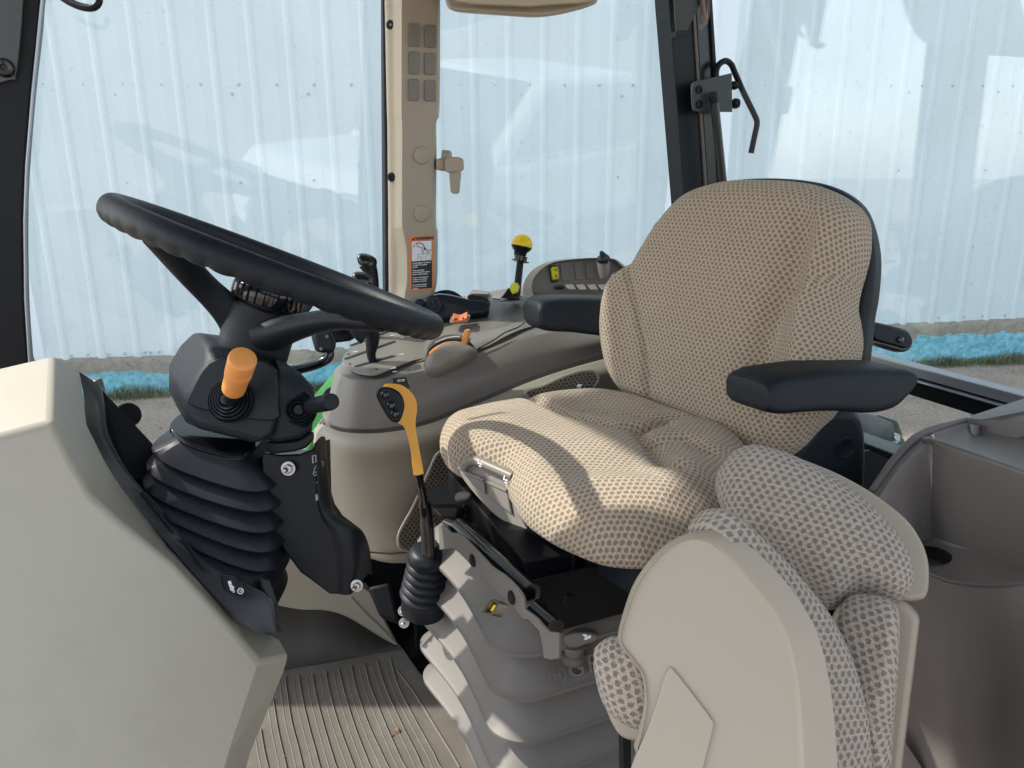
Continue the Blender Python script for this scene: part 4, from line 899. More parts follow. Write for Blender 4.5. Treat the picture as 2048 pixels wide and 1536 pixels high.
# ================================================================== STEERING
swt = thing('steering_wheel', 'black three-spoke steering wheel seen nearly edge on, with finger grips under its rim', 'steering wheel', D(537, 530, 0.86))
WC = D(566, 538, 0.86)
va = (RT*math.cos(math.radians(20.4))-UP*math.sin(math.radians(20.4)))
rv = (WC-CAM).normalized(); va = (va-rv*va.dot(rv)).normalized(); vu = va.cross(rv); vu = vu if vu.dot(UP) > 0 else -vu
tl = math.radians(3.0)
vb = rv*math.cos(tl)+vu*math.sin(tl); vn = va.cross(vb); vn = vn if vn.dot(UP) > 0 else -vn   # wheel axis, up
RW = 0.178; rings = []; NB = 46; NS = NB*9; NC = 28
for i in range(NS):
    th = i*2*math.pi/NS; rd = va*math.cos(th)+vb*math.sin(th); c = WC+rd*RW; ring = []
    for q in range(NC):
        ph = q*2*math.pi/NC; x, y = math.cos(ph), math.sin(ph)
        lowc = max(0, -y*0.8+x*0.25)
        bump = 1+0.26*max(0, lowc-0.30)**1.0*(abs(math.sin(th*NB/2))**1.1-0.55)
        ring.append(c+rd*(x*0.0124*bump)+vn*(y*0.0140*bump))
    rings.append(ring)
rings.append(rings[0])
obj('rim', loft(rings, cap=False), black_m, swt, smooth=80)
def wpt(x, y, z): return WC+va*x+vb*y+vn*z
hubc = D(517, 655, 0.86)
hub_b = WC-vn*0.100; 
# hub barrel, axis -vn
hc = PI_(523, 640, WC, rv)         # point on the axis
HA = vn
hb0 = D(505, 705, 0.86); hb1 = D(531, 612, 0.858)
HA = (hb1-hb0).normalized()
obj('hub', lathe([(0.034, -0.006), (0.0385, -0.002), (0.0385, 0.012), (0.0395, 0.040), (0.0395, 0.052), (0.036, 0.0545)], hb0, (HA+(-rv)*0.10).normalized(), 48), black_m, swt, smooth=50)
HX = (HA+(-rv)*0.10).normalized()
kb = hb0+HX*0.058
# ribbed tilt knob
a_, b__ = basis(HX); rings = []
for r, h, kn_ in [(0.026, -0.002, 0), (0.0375, 0.0, 1), (0.0392, 0.003, 1), (0.0392, 0.015, 1), (0.0375, 0.018, 1), (0.033, 0.0195, 0), (0.030, 0.021, 0), (0.010, 0.0255, 0)]:
    ring = []
    for q in range(26*8):
        th = q*2*math.pi/(26*8); on = (q % 8) in (0, 1, 2, 3)
        ring.append(kb+HX*h+(a_*math.cos(th)+b__*math.sin(th))*(r*(1 if (on or not kn_) else 0.93)))
    rings.append(ring)
obj('tilt_knob', loft(rings), gloss, swt, smooth=30)
obj('neck', lathe([(0.030, 0.05), (0.030, 0.062)], hb0, HX, 32), black, swt)
# spokes
def spoke(p0, p1, p2, w0, w1, nm='spoke', fl=0.45):
    c = curve([p0, p1, p2], 10); k = len(c)-1
    obj(nm, tube(c, [w0+(w1-w0)*abs(i/k)**0.8+(0.010*(1-i/k)**6) for i in range(k+1)], 20, ref=vn if False else (va+vn*0.6), flat=[0.75-(0.75-fl)*min(1, i/k*1.6) for i in range(k+1)]), black_m, swt, smooth=80)
th = math.radians(228)
rimp = lambda th, dz=0.0, k=1.0: WC+(va*math.cos(th)+vb*math.sin(th))*RW*k+vn*dz
def th_for(u):   # rim angle of near half by pixel column
    best = min(((abs(px(rimp(math.radians(t)))[0]-u), t) for t in range(181, 360)), key=lambda z: z[0]); return math.radians(best[1])
tA, tB = th_for(312), th_for(770)
spoke(D(478, 640, 0.85), D(395, 560, 0.80), rimp(tA, -0.004, 0.965), 0.0145, 0.0155, fl=0.5)
spoke(D(540, 668, 0.84), D(660, 640, 0.79), rimp(tB, -0.007, 0.99), 0.0180, 0.0175, fl=0.6)
spoke(D(540, 650, 0.88), D(595, 620, 0.93), rimp(math.radians(75), -0.012, 0.96), 0.015, 0.015, fl=0.5)

# ---- steering column head
co = thing('steering_column', 'black steering column head with two levers on a pleated rubber boot', 'steering column', D(460, 900, 0.85))
F1, B1 = 0.80, 0.90
hp = [(415,722,F1+.008),(372,790,F1+.01),(368,822,F1+.012),(398,858,F1+.012),(512,887,F1+.012),(545,872,F1+.016),(560,820,F1+.012),(556,742,F1+.012),(530,712,F1+.02),(470,700,F1+.02),
      (388,664,B1),(356,695,B1),(336,728,B1),(336,778,B1),(352,812,B1),(372,846,B1),(450,672,B1),(520,700,B1+.02),(545,800,B1+.03),(510,880,B1+.03),(400,664,F1+.065),(413,690,F1+.03)]
obj('housing', hull([D(*p) for p in hp]), black_m, co, bevel=0.006, seg=4, smooth=40)
pod = [(548,716,F1+.035),(575,728,F1+.045),(607,752,F1+.05),(627,776,F1+.055),(630,800,F1+.055),(626,840,F1+.05),(622,860,F1+.05),(598,878,F1+.04),(560,884,F1+.03),(530,880,F1+.03),(560,770,F1+.02),(556,745,F1+.02),
       (560,722,B1+.05),(600,745,B1+.05),(628,776,B1+.04),(624,862,B1+.04),(540,880,B1+.05)]
obj('side_pod', hull([D(*p) for p in pod]), black_m, co, bevel=0.008, seg=4, smooth=40)
pk = [(533,884,F1+.045),(560,888,F1+.04),(600,884,F1+.045),(628,862,F1+.06),(628,880,F1+.06),(612,896,F1+.05),(590,903,F1+.045),(545,908,F1+.045),(534,904,F1+.05)]
obj('pod_skirt', hull([D(u, v, d) for u, v, d in pk]+[D(u, v, d+0.06) for u, v, d in pk]), black, co, bevel=0.003)
obj('face_panel', slab([D(u, v, F1+0.0065) for u, v in c2([(418,724),(380,784),(376,808),(430,826),(548,842),(556,800),(552,748),(530,722),(470,716)], 3)], FW*0.006), black, co, bevel=0.002)
# rubber gaiter rings round both levers
def gaiter(c, ax, R, n_, nm, h=0.004):
    prof = [(R, -0.002), (R, 0.002), (R*0.95, 0.004)]
    for i in range(n_):
        r0 = R*(0.90-i*0.60/n_); prof += [(r0, 0.002+h*i), (r0*0.97, 0.006+h*i), (r0-R*0.6/n_*0.6, 0.0055+h*i), (r0-R*0.6/n_*0.8, 0.002+h*(i+0.5))]
    prof += [(R*0.25, h*n_+0.003), (R*0.22, h*n_+0.008)]
    return lathe(prof, c, ax, 48)
gaz = (-FW+UP*0.12).normalized()
obj('gaiter', gaiter(D(461, 801, F1+0.004), gaz, 0.0235, 4, 'g', 0.002), rubber, co, smooth=50)
gz2 = (-FW+RT*0.35+UP*0.05).normalized()
obj('gaiter', gaiter(D(594, 820, F1+0.044), gz2, 0.0215, 4, 'g', 0.0042), rubber, co, smooth=50)
# orange shifter
os_ = thing('shift_lever', 'orange cylindrical knob lever on the steering column head', 'lever', D(463, 800, 0.80))
p0, p1, p2 = D(461, 802, 0.797), D(467, 778, 0.765), D(486, 716, 0.722)
axo = (p2-p1).normalized(); Lo = (p2-p1).length
obj('stalk', tube([p0, p1+axo*0.01], 0.0075, 20), black, os_)
obj('knob', lathe([(0.0100, -0.002), (0.0112, 0.0), (0.0115, 0.004), (0.0118, Lo*0.33), (0.0130, Lo*0.55), (0.0130, Lo*0.60), (0.0126, Lo*0.605), (0.0126, Lo*0.63), (0.0130, Lo*0.635), (0.0130, Lo*0.67), (0.0126, Lo*0.675), (0.0126, Lo*0.70), (0.0131, Lo*0.705), (0.0133, Lo*0.94), (0.0130, Lo*0.975), (0.0120, Lo*0.99), (0.006, Lo*0.995)], p1, axo, 56), orange, os_, smooth=50)
# black stub lever
bl = thing('stub_lever', 'short black cylindrical lever on the right of the column head', 'lever', D(610, 815, 0.84))
q0, q1, q2 = D(600, 818, 0.835), D(622, 812, 0.81), D(664, 803, 0.765)
obj('rod', tube([q0, q1+(q2-q1)*0.2], 0.0038, 14), black, bl)
axb = (q2-q1).normalized(); Lb = (q2-q1).length
obj('grip', lathe([(0.0078, 0), (0.0084, 0.003), (0.0088, Lb*0.9), (0.0083, Lb*0.98), (0.0065, Lb), (0.001, Lb-0.001)], q1, axb, 32), black_m, bl, smooth=50)

# ---- pleated boot
rows = [ # left px, right px, half depth, peak?
 ((358,846),(518,890),0.050,1),((362,852),(512,895),0.046,0),((366,858),(513,900),0.046,0),
 ((322,872),(564,953),0.062,1),((344,890),(547,963),0.048,0),
 ((312,904),(572,990),0.064,1),((337,922),(551,1004),0.050,0),
 ((306,934),(575,1030),0.066,1),((333,954),(552,1042),0.051,0),
 ((300,958),(576,1068),0.067,1),((330,976),(553,1080),0.052,0),
 ((299,982),(573,1106),0.067,1),((332,1000),(549,1116),0.052,0),
 ((318,1004),(563,1150),0.066,1),((348,1024),(537,1166),0.052,0),
 ((352,1040),(548,1190),0.06,0),((370,1060),(556,1205),0.062,1)]
ringsb = []
def bring(l, r, hd, d=0.925):
    a, c = D(l[0], l[1], d), D(r[0], r[1], d); ctr = (a+c)/2; ax_ = (c-a)/2; dp_ = Vector((FW.x, FW.y, FW.z*0+0.02)).normalized()
    ring = []
    for q in range(72):
        t = q*2*math.pi/72; x = math.copysign(abs(math.cos(t))**0.45, math.cos(t)); y = math.copysign(abs(math.sin(t))**0.45, math.sin(t))
        sag = -0.006*(1-x*x)
        ring.append(ctr+ax_*x+dp_*(y*hd)+UP*(sag if y < 0 else 0)+dp_*0.01)
    return ring
for i, (l, r, hd, pk_) in enumerate(rows):
    rr_ = bring(l, r, hd); ringsb.append(rr_)
    if pk_ and i > 1:   # round the pleat lip
        l2 = (l[0]+1, l[1]+4); r2 = (r[0]-1, r[1]+4); ringsb.append(bring(l2, r2, hd-0.0005))
dense = []
for i in range(len(ringsb)-1):
    dense.append(ringsb[i]); 
dense.append(ringsb[-1])
bo = obj('boot', loft(dense, cap=True), rubber, co, smooth=75, sub=0)
obj('boot_clamp', loft([bring((355,832),(522,884),0.052), bring((355,840),(520,890),0.054), bring((360,847),(516,893),0.050)]), gloss, co, smooth=60, bevel=0.001)
obj('boot_flap', hull([D(u, v, d) for u, v in [(520,1155),(540,1160),(556,1205),(552,1212),(545,1210),(520,1172)] for d in (0.86, 0.885)]), rubber, co, bevel=0.002)

# ---- support cover right of the boot
cv = thing('column_cover', 'black moulded cover on the column support with bolts and white shift diagram', 'cover', D(620, 1000, 0.93))
front = [(522,905),(560,910),(600,908),(624,898),(633,884),(636,1000),(643,1025),(660,1050),(700,1080),(706,1110),(700,1150),(694,1189),(659,1189),(637,1172),(600,1145),(570,1105),(545,1060),(525,1000)]
fd = 0.90
obj('front_shell', slab([D(u, v, fd+0.02*((v-900)/300)) for u, v in front], FW*0.07), black, cv, bevel=0.008, seg=4)
cpat = [[D(628,888,.893),D(635,880,.893),D(642,873,.905),D(650,874,.93),D(651,880,.97)],
        [D(630,940,.897),D(637,940,.896),D(648,940,.908),D(656,940,.93),D(657,941,.97)],
        [D(634,1000,.901),D(641,1000,.90),D(654,1000,.91),D(664,1005,.935),D(666,1008,.97)],
        [D(642,1035,.905),D(652,1032,.903),D(666,1026,.912),D(680,1038,.94),D(684,1042,.97)],
        [D(662,1070,.907),D(680,1062,.905),D(700,1054,.912),D(718,1056,.94),D(722,1060,.98)],
        [D(672,1110,.91),D(695,1106,.908),D(716,1096,.915),D(734,1088,.94),D(738,1092,.98)],
        [D(676,1150,.914),D(697,1150,.912),D(716,1142,.918),D(736,1122,.945),D(742,1122,.98)],
        [D(676,1188,.918),D(694,1190,.916),D(708,1184,.925),D(734,1150,.955),D(744,1150,.99)]]
obj('side_shell', patch(cpat, 6, 6), black, cv, smooth=70)
for (u, v, d, r) in ((577, 937, fd-0.004, 0.0066), (714, 1171, 0.915, 0.0058)):
    p = D(u, v, d)
    obj('bolt', join(lathe([(r*1.25, 0), (r*1.25, 0.0015), (r*0.6, 0.002)], p, -FW, 24), lathe([(r*0.85, 0.0015), (r*0.85, 0.0065), (r*.7, 0.0075)], p, (-FW+RT*.1).normalized(), 6), lathe([(r*0.45, 0), (r*0.45, 0.011), (r*0.3, 0.013)], p, (-FW-RT*.1-UP*.1).normalized(), 16)), steel, cv)
# shift diagram
dg = []
def rt(pts, r=0.00045): return tube([D(u, v, 0.8905+0.0165*((u-628)/22)+0.004*((v-890)/110)) for u, v in pts], r, 6)
dg += [rt([(625,912),(631,910),(632,924),(626,926),(625,912)], 0.0008), rt([(638,912),(641,920),(646,925),(645,934),(640,932),(637,940),(630,934),(628,942),(626,948),(630,952),(636,946),(640,952),(645,948)], 0.0005),
       rt([(638,918),(638,946)], 0.0007), rt([(632,931),(643,933)], 0.0007), rt([(630,946),(634,942)], .0006), rt([(634,955),(636,962),(633,966)], .0006), rt([(640,955),(638,964),(641,970)], .0006), rt([(645,952),(648,962),(648,978)], .0006), rt([(647,976),(649,984)], .0012), rt([(636,972),(638,978)], .001), rt([(632,990),(635,989),(635,1000),(633,1001),(632,990)], .0008)]
obj('diagram', join(*dg), printg, cv)

# ---- dashboard cowl
da = thing('dashboard_cowl', 'pale beige faceted dashboard cowl filling the lower left corner', 'dashboard', D(150, 1200, 0.62))
V_ = [D(-160,775,.80), D(108,713,.86), D(105,843,.74), D(-160,912,.66),
      D(160,744,.91), D(173,850,.835),
      D(182,990,.753), D(250,1050,.772), D(236,968,.850), D(262,1000,.862),
      D(348,1128,.80), D(452,1242,.83), D(520,1322,.853), D(350,1105,.882), D(480,1243,.905),D(532,1266,.91), D(558,1280,.905), D(576,1312,.90), D(566,1345,.90),
      D(500,1505,.87), D(470,1620,.86), D(430,1640,.787), D(-160,1640,.62), D(458,1500,.81), D(205,915,.842), D(140,915,.746)]
Fc = [(3,2,1,0), (2,5,4,1), (2,25,24,5), (25,6,8,24), (6,7,9,8), (7,10,13,9), (10,11,14,13), (11,12,15,14), (12,17,16,15), (12,18,17), (12,23,19,18), (23,21,20,19), (3,22,21,23,12,11,10,7,6,25,2)]
obj('cowl', (V_, Fc), dashm, da, bevel=0.006, seg=5, smooth=22)
# grey black trim band behind the cowl
tb_ = [[D(u0+(u1-u0)*k, v0+(v1-v0)*k, d+0.010*k) for k in (0, .12, .5, .88)]+[D(u1, v1, d+0.02), D(u1+6, v1+5, d+.09)] for u0, v0, u1, v1, d in
       [(158,743,202,772,.905),(168,795,208,808,.885),(172,848,216,868,.86),(204,914,246,928,.855),(236,967,281,974,.86),(262,1000,316,1008,.865),(350,1104,405,1112,.865),(420,1183,500,1168,.858),(482,1244,545,1194,.85),(512,1262,552,1230,.848),(537,1271,558,1262,.848)]]
obj('trim_band', patch(tb_, 5, 6), plastic('trim_black', (0.024, 0.028, 0.031), 0.5, bump=0.3), da, smooth=40)
obj('inner_wall', hull([D(u, v, d) for u, v, d in [(200,775,.93),(235,815,.96),(262,850,.96),(322,905,.95),(330,960,.93),(320,1010,.93),(262,955,.89),(222,890,.90)]]+[D(u, v, d+.05) for u, v, d in [(205,790,.93),(235,815,.96),(262,850,.96),(310,905,.95),(330,960,.93)]]), void, da, bevel=0.002)
obj('back_wall', hull([D(u, v, d) for u, v, d in [(262,955,.97),(330,960,.99),(420,1100,.97),(520,1180,.96),(480,1220,.94),(380,1130,.95)]]), black, da)
obj('corner_cap', tube([D(180,764,1.0), D(192,768,1.0), D(202,785,1.0)], [0.006, 0.010, 0.006], 16), plastic('grey_cap', (0.12, 0.13, 0.13), 0.35), da)
for i, pts in enumerate(([(275,985),(284,978),(330,1040),(348,1058),(345,1070),(330,1050)], [(362,1078),(372,1080),(400,1120),(412,1145),(400,1135),(370,1095)])):
    obj('rocker_frame', hull([D(u, v, .855-.002*i+e) for u, v in pts for e in (0, .01)]), black_m, da, bevel=0.002)
# knurled knob
kp0, kp1 = D(247,836,0.955), D(284,812,0.925); axk = (kp1-kp0).normalized()
obj('light_knob', lathe([(0.016, 0), (0.016, 0.006), (0.0145, 0.007), (0.0145, 0.0072), (0.0152, 0.0075), (0.0152, 0.022), (0.014, 0.0245), (0.004, 0.025)], kp0-axk*0.006+UP*0.0, axk, 88, knurl=0.0150, kd=-0.05), black, da, smooth=25)
# switch with symbols
sq = [D(438,1148,.85), D(470,1150,.848), D(492,1178,.842), D(492,1190,.842), D(486,1196,.842), D(448,1180,.847)]
nrm = (CAM-sq[0]).normalized()
swp = obj('switch_panel', slab([p+nrm*0.004 for p in sq], -nrm*0.012), black_m, da, bevel=0.0015)
def pt(u, v): return PI_(u, v, sq[2]+nrm*0.0045, nrm)
gl_ = [tube([pt(481+5.5*math.cos(t*math.pi/10), 1182+5.5*math.sin(t*math.pi/10)) for t in range(21)], 0.0005, 6), tube([pt(479,1180), pt(482,1184), pt(484,1179)], 0.0005, 6),
       tube([pt(463,1172), pt(468,1174), pt(466,1178)], 0.0006, 6), tube([pt(465,1182), pt(468,1180), pt(469,1183), pt(466,1185)], 0.0006, 6),
       text_geo('auto', 0.006, pt(456, 1163), (pt(459.5,1174)-pt(456,1163)).normalized(), (pt(466,1160)-pt(456,1163)).normalized(), depth=0.0001, bold=0.0003)]
obj('symbols', join(*gl_), white, swp)

# ---- side grab / parking lever seen below the spokes
gb = thing('parking_lever', 'bent black tube lever with a grip seen below the right wheel spoke', 'lever', D(640, 700, 1.05))
obj('grip', hull([D(u, v, d) for u, v in [(621,668),(630,700),(636,706),(662,706),(671,700),(672,686),(664,665),(640,655)] for d in (1.04, 1.075)]), black_m, gb, bevel=0.006)
obj('tube', tube(curve([D(560,742,1.05), D(600,738,1.05), D(640,726,1.05), D(657,714,1.05), D(658,700,1.05)], 6), 0.0068, 16), gloss, gb)
for u, v in ((654, 673), (642, 698)): obj('screw', lathe([(0.0022, 0), (0.0022, 0.001)], D(u, v, 1.036), -FW, 12), steel, gb)
brk = thing('linkage_bracket', 'dark steel linkage bracket between the wheel and the side console', 'bracket', D(690, 665, 1.18))
obj('plate', hull([D(u, v, d) for u, v in [(630,662),(662,655),(720,640),(730,664),(700,682),(668,686)] for d in (1.17, 1.21)]), void, brk, bevel=0.004)
obj('arm', hull([D(u, v, d) for u, v in [(690,650),(740,640),(740,660),(722,690),(705,672)] for d in (1.15, 1.19)]), black, brk, bevel=0.004)
for u, v in ((678, 658), (700, 656)): obj('bolt', lathe([(0.008, 0), (0.008, 0.004), (0.004, 0.006)], D(u, v, 1.165), -FW, 6), void, brk)

# green bodywork outside
gr = thing('green_bodywork', 'green tractor bodywork seen between column and console', 'tractor body', D(645, 800, 1.62))
obj('fender', hull([D(u, v, d) for u, v, d in [(590,940,1.5),(612,850,1.58),(625,795,1.62),(664,748,1.68),(700,740,1.68),(690,830,1.62),(640,930,1.52)]]+[D(u+25, v+8, d+.1) for u, v, d in [(596,940,1.5),(628,850,1.58),(640,800,1.62),(672,748,1.68)]]), green, gr, bevel=0.01)
obj('trim_strip', hull([D(u, v, d) for u, v in [(632,808),(652,778),(664,772),(660,788),(638,822)] for d in (1.5, 1.52)]), black, gr, bevel=0.002)
obj('rail', tube([D(560,1010,1.45), D(600,935,1.48), D(640,860,1.5)], 0.012, 12), green, gr)
obj('bright_link', hull([D(u, v, d) for u, v in [(512,893),(524,896),(530,930),(522,925)] for d in (1.1, 1.12)]), alu, gr, bevel=0.002)

# ================================================================== ORANGE GRIP LEVER
jl = thing('grip_lever', 'tall lever with amber pistol grip and three black buttons in front of the seat', 'lever', D(850, 1150, 1.07))
gp = Plane(D(810, 850, 1.03), (CAM-D(810, 850, 1.03)))
ao = [(768,772),(786,768),(806,772),(823,786),(832,802),(834,822),(831,842),(833,868),(840,905),(846,938),(846,946),(828,947),(822,905),(814,870),(806,852),(795,845),(780,825),(770,800)]
geo, uv = cushion(gp, ao, (816, 840), T=0.012, re=0.010, bulge=0.0, M=160, R=24, back=0.002)
ap = [gp.at(u, v) for u, v in c2(ao)]
obj('grip', slab([p-gp.n*0.006 for p in ap], gp.n*0.016), amber, jl, bevel=0.0062, seg=5, smooth=80)
pad = [(753,792),(757,779),(770,774),(788,778),(803,790),(809,810),(806,828),(800,842),(793,845),(779,839),(763,814)]
obj('button_pad', slab([gp.at(u, v)+gp.n*0.004 for u, v in c2(pad)], gp.n*0.0085), black, jl, bevel=0.003, seg=4)
for u, v, a in ((771, 790, .0), (783, 811, .2), (791, 828, .2)):
    obj('button', lathe([(0.0058, 0), (0.0060, 0.0018), (0.0048, 0.0035), (0.002, 0.0042)], gp.at(u, v)+gp.n*0.0122, gp.n, 24), gloss, jl, smooth=60)
c0_ = gp.at(837, 938)
obj('grip_collar', tube([gp.at(833,915), gp.at(835,930), gp.at(836.5,940), gp.at(837,949)], [0.0062, 0.0068, 0.0068, 0.0064], 24), amber, jl)
obj('stem', tube(curve([gp.at(836,942), D(843,975,1.04), D(848,1000,1.045), D(853,1035,1.055), D(857,1090,1.065), D(858,1110,1.068)], 5), [0.0052]*6+[0.0058]*5+[0.0085]*5+[0.0098]*10, 24), gloss, jl, smooth=80)
bc0, bc1 = D(857, 1098, 1.075), D(846, 1232, 1.13); axb_ = (bc1-bc0).normalized(); Lb_ = (bc1-bc0).length
prof = [(0.011, -0.012), (0.012, 0.0), (0.020, 0.001), (0.0265, 0.006), (0.0285, 0.014), (0.0270, 0.021)]
for i in range(5):
    h = 0.024+i*0.0125; r = 0.0275+i*0.0016; prof += [(r*0.9, h), (r*1.04, h+0.003), (r*1.07, h+0.006), (r*1.03, h+0.010)]
prof += [(0.032, 0.088), (0.033, 0.11)]
obj('boot', lathe(prof, bc0, axb_, 40), rubber, jl, smooth=60)

# ================================================================== OPERATOR SEAT
seat = thing('operator_seat', 'large operator seat in beige dotted fabric with black armrests on a pleated suspension', 'seat', W(-0.5, 0.86, 0.0))
sa = math.radians(8); nb0 = F*math.cos(sa)-L*math.sin(sa); nbk = nb0*math.cos(.24)+U*math.sin(.24)
bpn = Plane(W(-.76, .88, .66), nbk)
bo_ = [(1524,361),(1590,364),(1645,374),(1688,395),(1709,418),(1719,446),(1718,496),(1709,538),(1698,578),(1693,612),(1698,640),(1702,672),(1700,705),(1685,760),(1655,815),(1621,860),(1590,905),(1545,925),(1500,903),(1469,888),(1399,848),(1328,820),(1278,801),(1246,774),(1227,735),(1217,684),(1216,637),(1224,594),(1240,560),(1266,535),(1281,524),(1299,494),(1325,453),(1356,414),(1391,385),(1440,368),(1485,361)]
seamL = [bpn.to2(bpn.at(u, v)) for u, v in [(1282,528),(1297,582),(1312,640),(1322,690),(1329,735),(1331,780),(1331,830)]]
valR = [bpn.to2(bpn.at(u, v)) for u, v in [(1655,470),(1625,560),(1592,620),(1570,680),(1556,740)]]
seamR = [bpn.to2(bpn.at(u, v)) for u, v in [(1560,815),(1562,860),(1566,930)]]
ridge = [bpn.to2(bpn.at(u, v)) for u, v in [(1690,430),(1680,520),(1660,600),(1655,680),(1650,760)]]
ridL = [bpn.to2(bpn.at(u, v)) for u, v in [(1262,570),(1255,650),(1265,720),(1290,775)]]
wrk = [bpn.to2(bpn.at(u, v)) for u, v in [(1612,592),(1640,583),(1668,580)]]
def bfeat(x, y):
    P = (x, y); z = 0
    z -= 0.0095*math.exp(-(polyd(P, seamL)/0.006)**2)
    z -= 0.004*math.exp(-(polyd(P, seamR)/0.004)**2)
    z -= 0.020*math.exp(-(polyd(P, valR)/0.026)**2)
    z += 0.022*math.exp(-(polyd(P, ridge)/0.030)**2)
    z += 0.010*math.exp(-(polyd(P, ridL)/0.026)**2)
    z -= 0.006*math.exp(-(polyd(P, wrk)/0.005)**2)
    z += 0.0015*math.sin(x*37+y*11)*math.sin(y*29)
    return z
geo, uv = cushion(bpn, bo_, (1465, 650), T=0.040, re=0.040, bulge=0.006, feat=bfeat, M=260, R=90, back=0.0, skirt=0.045)
off = nbk*-0.035
geo = ([p+off*0 for p in geo[0]], geo[1])
obj('backrest', geo, fab, seat, uvs=uv, smooth=180)
shell_o = c2([(1290,470),(1360,400),(1440,362),(1530,353),(1620,360),(1680,380),(1720,420),(1741,500),(1738,580),(1728,640),(1722,700),(1715,740),(1690,800),(1650,860),(1600,900),(1330,820),(1260,760),(1240,650)], 4)
bk = Plane(bpn.p-bpn.n*0.05, bpn.n)
obj('back_shell', slab([bk.at(u, v) for u, v in shell_o], -bpn.n*0.035), black_m, seat, bevel=0.012, seg=4)

# seat cushion
cpn = Plane(W(-0.5, 0.86, 0.485), U*math.cos(0.06)+F*math.sin(0.06)*1)
top_ = [(880,895),(884,875),(897,862),(930,852),(980,838),(1050,824),(1110,812),(1180,806),(1235,810),(1300,825),(1400,858),(1470,893),(1500,930),(1480,1000),(1440,1050),(1370,1096),(1300,1118),(1255,1120),(1200,1112),(1120,1080),(1070,1050),(1040,1024),(1020,990),(990,962),(930,945),(893,922)]
cf = lambda pts: [cpn.to2(cpn.at(u, v)) for u, v in pts]
g1 = cf([(1000,815),(1060,835),(1150,880),(1230,905),(1330,900)]); g2 = cf([(1290,905),(1340,880),(1400,880)])
g3 = cf([(1280,915),(1310,960),(1330,1000),(1350,1010)]); g4 = cf([(1310,935),(1370,935),(1420,960)]); g5 = cf([(1180,858),(1300,870),(1400,868)])
hump = cf([(1000,900),(1100,935),(1200,960)]); hump2 = cf([(1360,1000),(1330,1050),(1200,1040)])
basin = cf([(1180,845),(1300,860)])
def cfeat(x, y):
    P = (x, y); z = 0
    z -= 0.012*math.exp(-(polyd(P, g1)/0.011)**2)
    z -= 0.010*math.exp(-(polyd(P, g2)/0.009)**2)
    z -= 0.013*math.exp(-(polyd(P, g3)/0.012)**2)
    z -= 0.010*math.exp(-(polyd(P, g4)/0.010)**2)
    z -= 0.009*math.exp(-(polyd(P, g5)/0.011)**2)
    z += 0.010*math.exp(-(polyd(P, hump)/0.05)**2)+0.012*math.exp(-(polyd(P, hump2)/0.03)**2)
    z -= 0.014*math.exp(-(polyd(P, basin)/0.06)**2)
    z += 0.0018*math.sin(x*31+2)*math.sin(y*27+x*9)
    return z
# outline is the lower silhouette: keep it at plane height lowered by the wrap
geo, uv = cushion(cpn, top_, (1180, 930), T=0.042, re=0.050, bulge=0.000, feat=cfeat, M=260, R=90, skirt=0.016)
obj('cushion', geo, fab, seat, uvs=uv, smooth=180)
# black pan under the cushion
pan = [Hp(u, v, 0.425) for u, v in c2([(930,985),(985,985),(1060,1055),(1130,1105),(1180,1140),(1250,1185),(1300,1188),(1400,1150),(1480,1060),(1380,960),(1200,880),(1000,930)], 3)]
obj('seat_pan', slab(pan, U*0.045), black_m, seat, bevel=0.008)

# front control panel (grey beige) under the cushion front
cp = Plane(D(985, 990, 0.985), (F*0.80-L*0.35+U*0.35))
fpout = [(918,938),(934,921),(951,916),(990,931),(1030,949),(1037,956),(1035,1000),(1046,1045),(1066,1076),(1060,1082),(1046,1080),(1020,1052),(990,1030),(960,1000),(930,964)]
fpn_ = obj('control_panel', slab([cp.at(u, v) for u, v in c2(fpout, 3)], -cp.n*0.03), taupe_l, seat, bevel=0.003, seg=3)
obj('panel_lip', tube(curve([cp.at(u, v)+cp.n*0.004 for u, v in [(928,940),(936,928),(955,922),(990,936),(1030,954)]], 4), 0.0065, 12), taupe_l, seat)
for pts in ([(934,946),(972,962),(975,990),(945,965)], [(978,965),(1018,983),(1028,1030),(982,996)]):
    obj('flap_button', slab([cp.at(u, v)+cp.n*0.001 for u, v in pts], cp.n*0.004), taupe, seat, bevel=0.002)
    a_, b2_ = pts[0], pts[1]; obj('flap_edge', tube([cp.at(a_[0], a_[1]-1)+cp.n*0.005, cp.at(b2_[0], b2_[1]-1)+cp.n*0.005], 0.0022, 8), taupe_l, seat)
mk = []
for u, v in ((968, 928), (1019, 960)):
    a = cp.at(u, v)+cp.n*0.0105; mk += [box(a+cp.x*0.003, cp.x*0.0025, cp.y*0.0008, cp.n*0.0003), box(a-cp.x*0.001+cp.y*0.002, cp.x*0.0008, cp.y*0.0028, cp.n*0.0003), box(a+cp.x*0.0035-cp.y*0.003, cp.x*0.0018, cp.y*0.0008, cp.n*0.0003)]
mo_ = obj('symbols', join(*mk), white, fpn_)
obj('pull_handle', hull([D(u, v, d) for u, v in [(908,992),(918,984),(938,982),(945,990),(935,1000),(912,1004)] for d in (1.04, 1.07)]), taupe_l, seat, bevel=0.004)

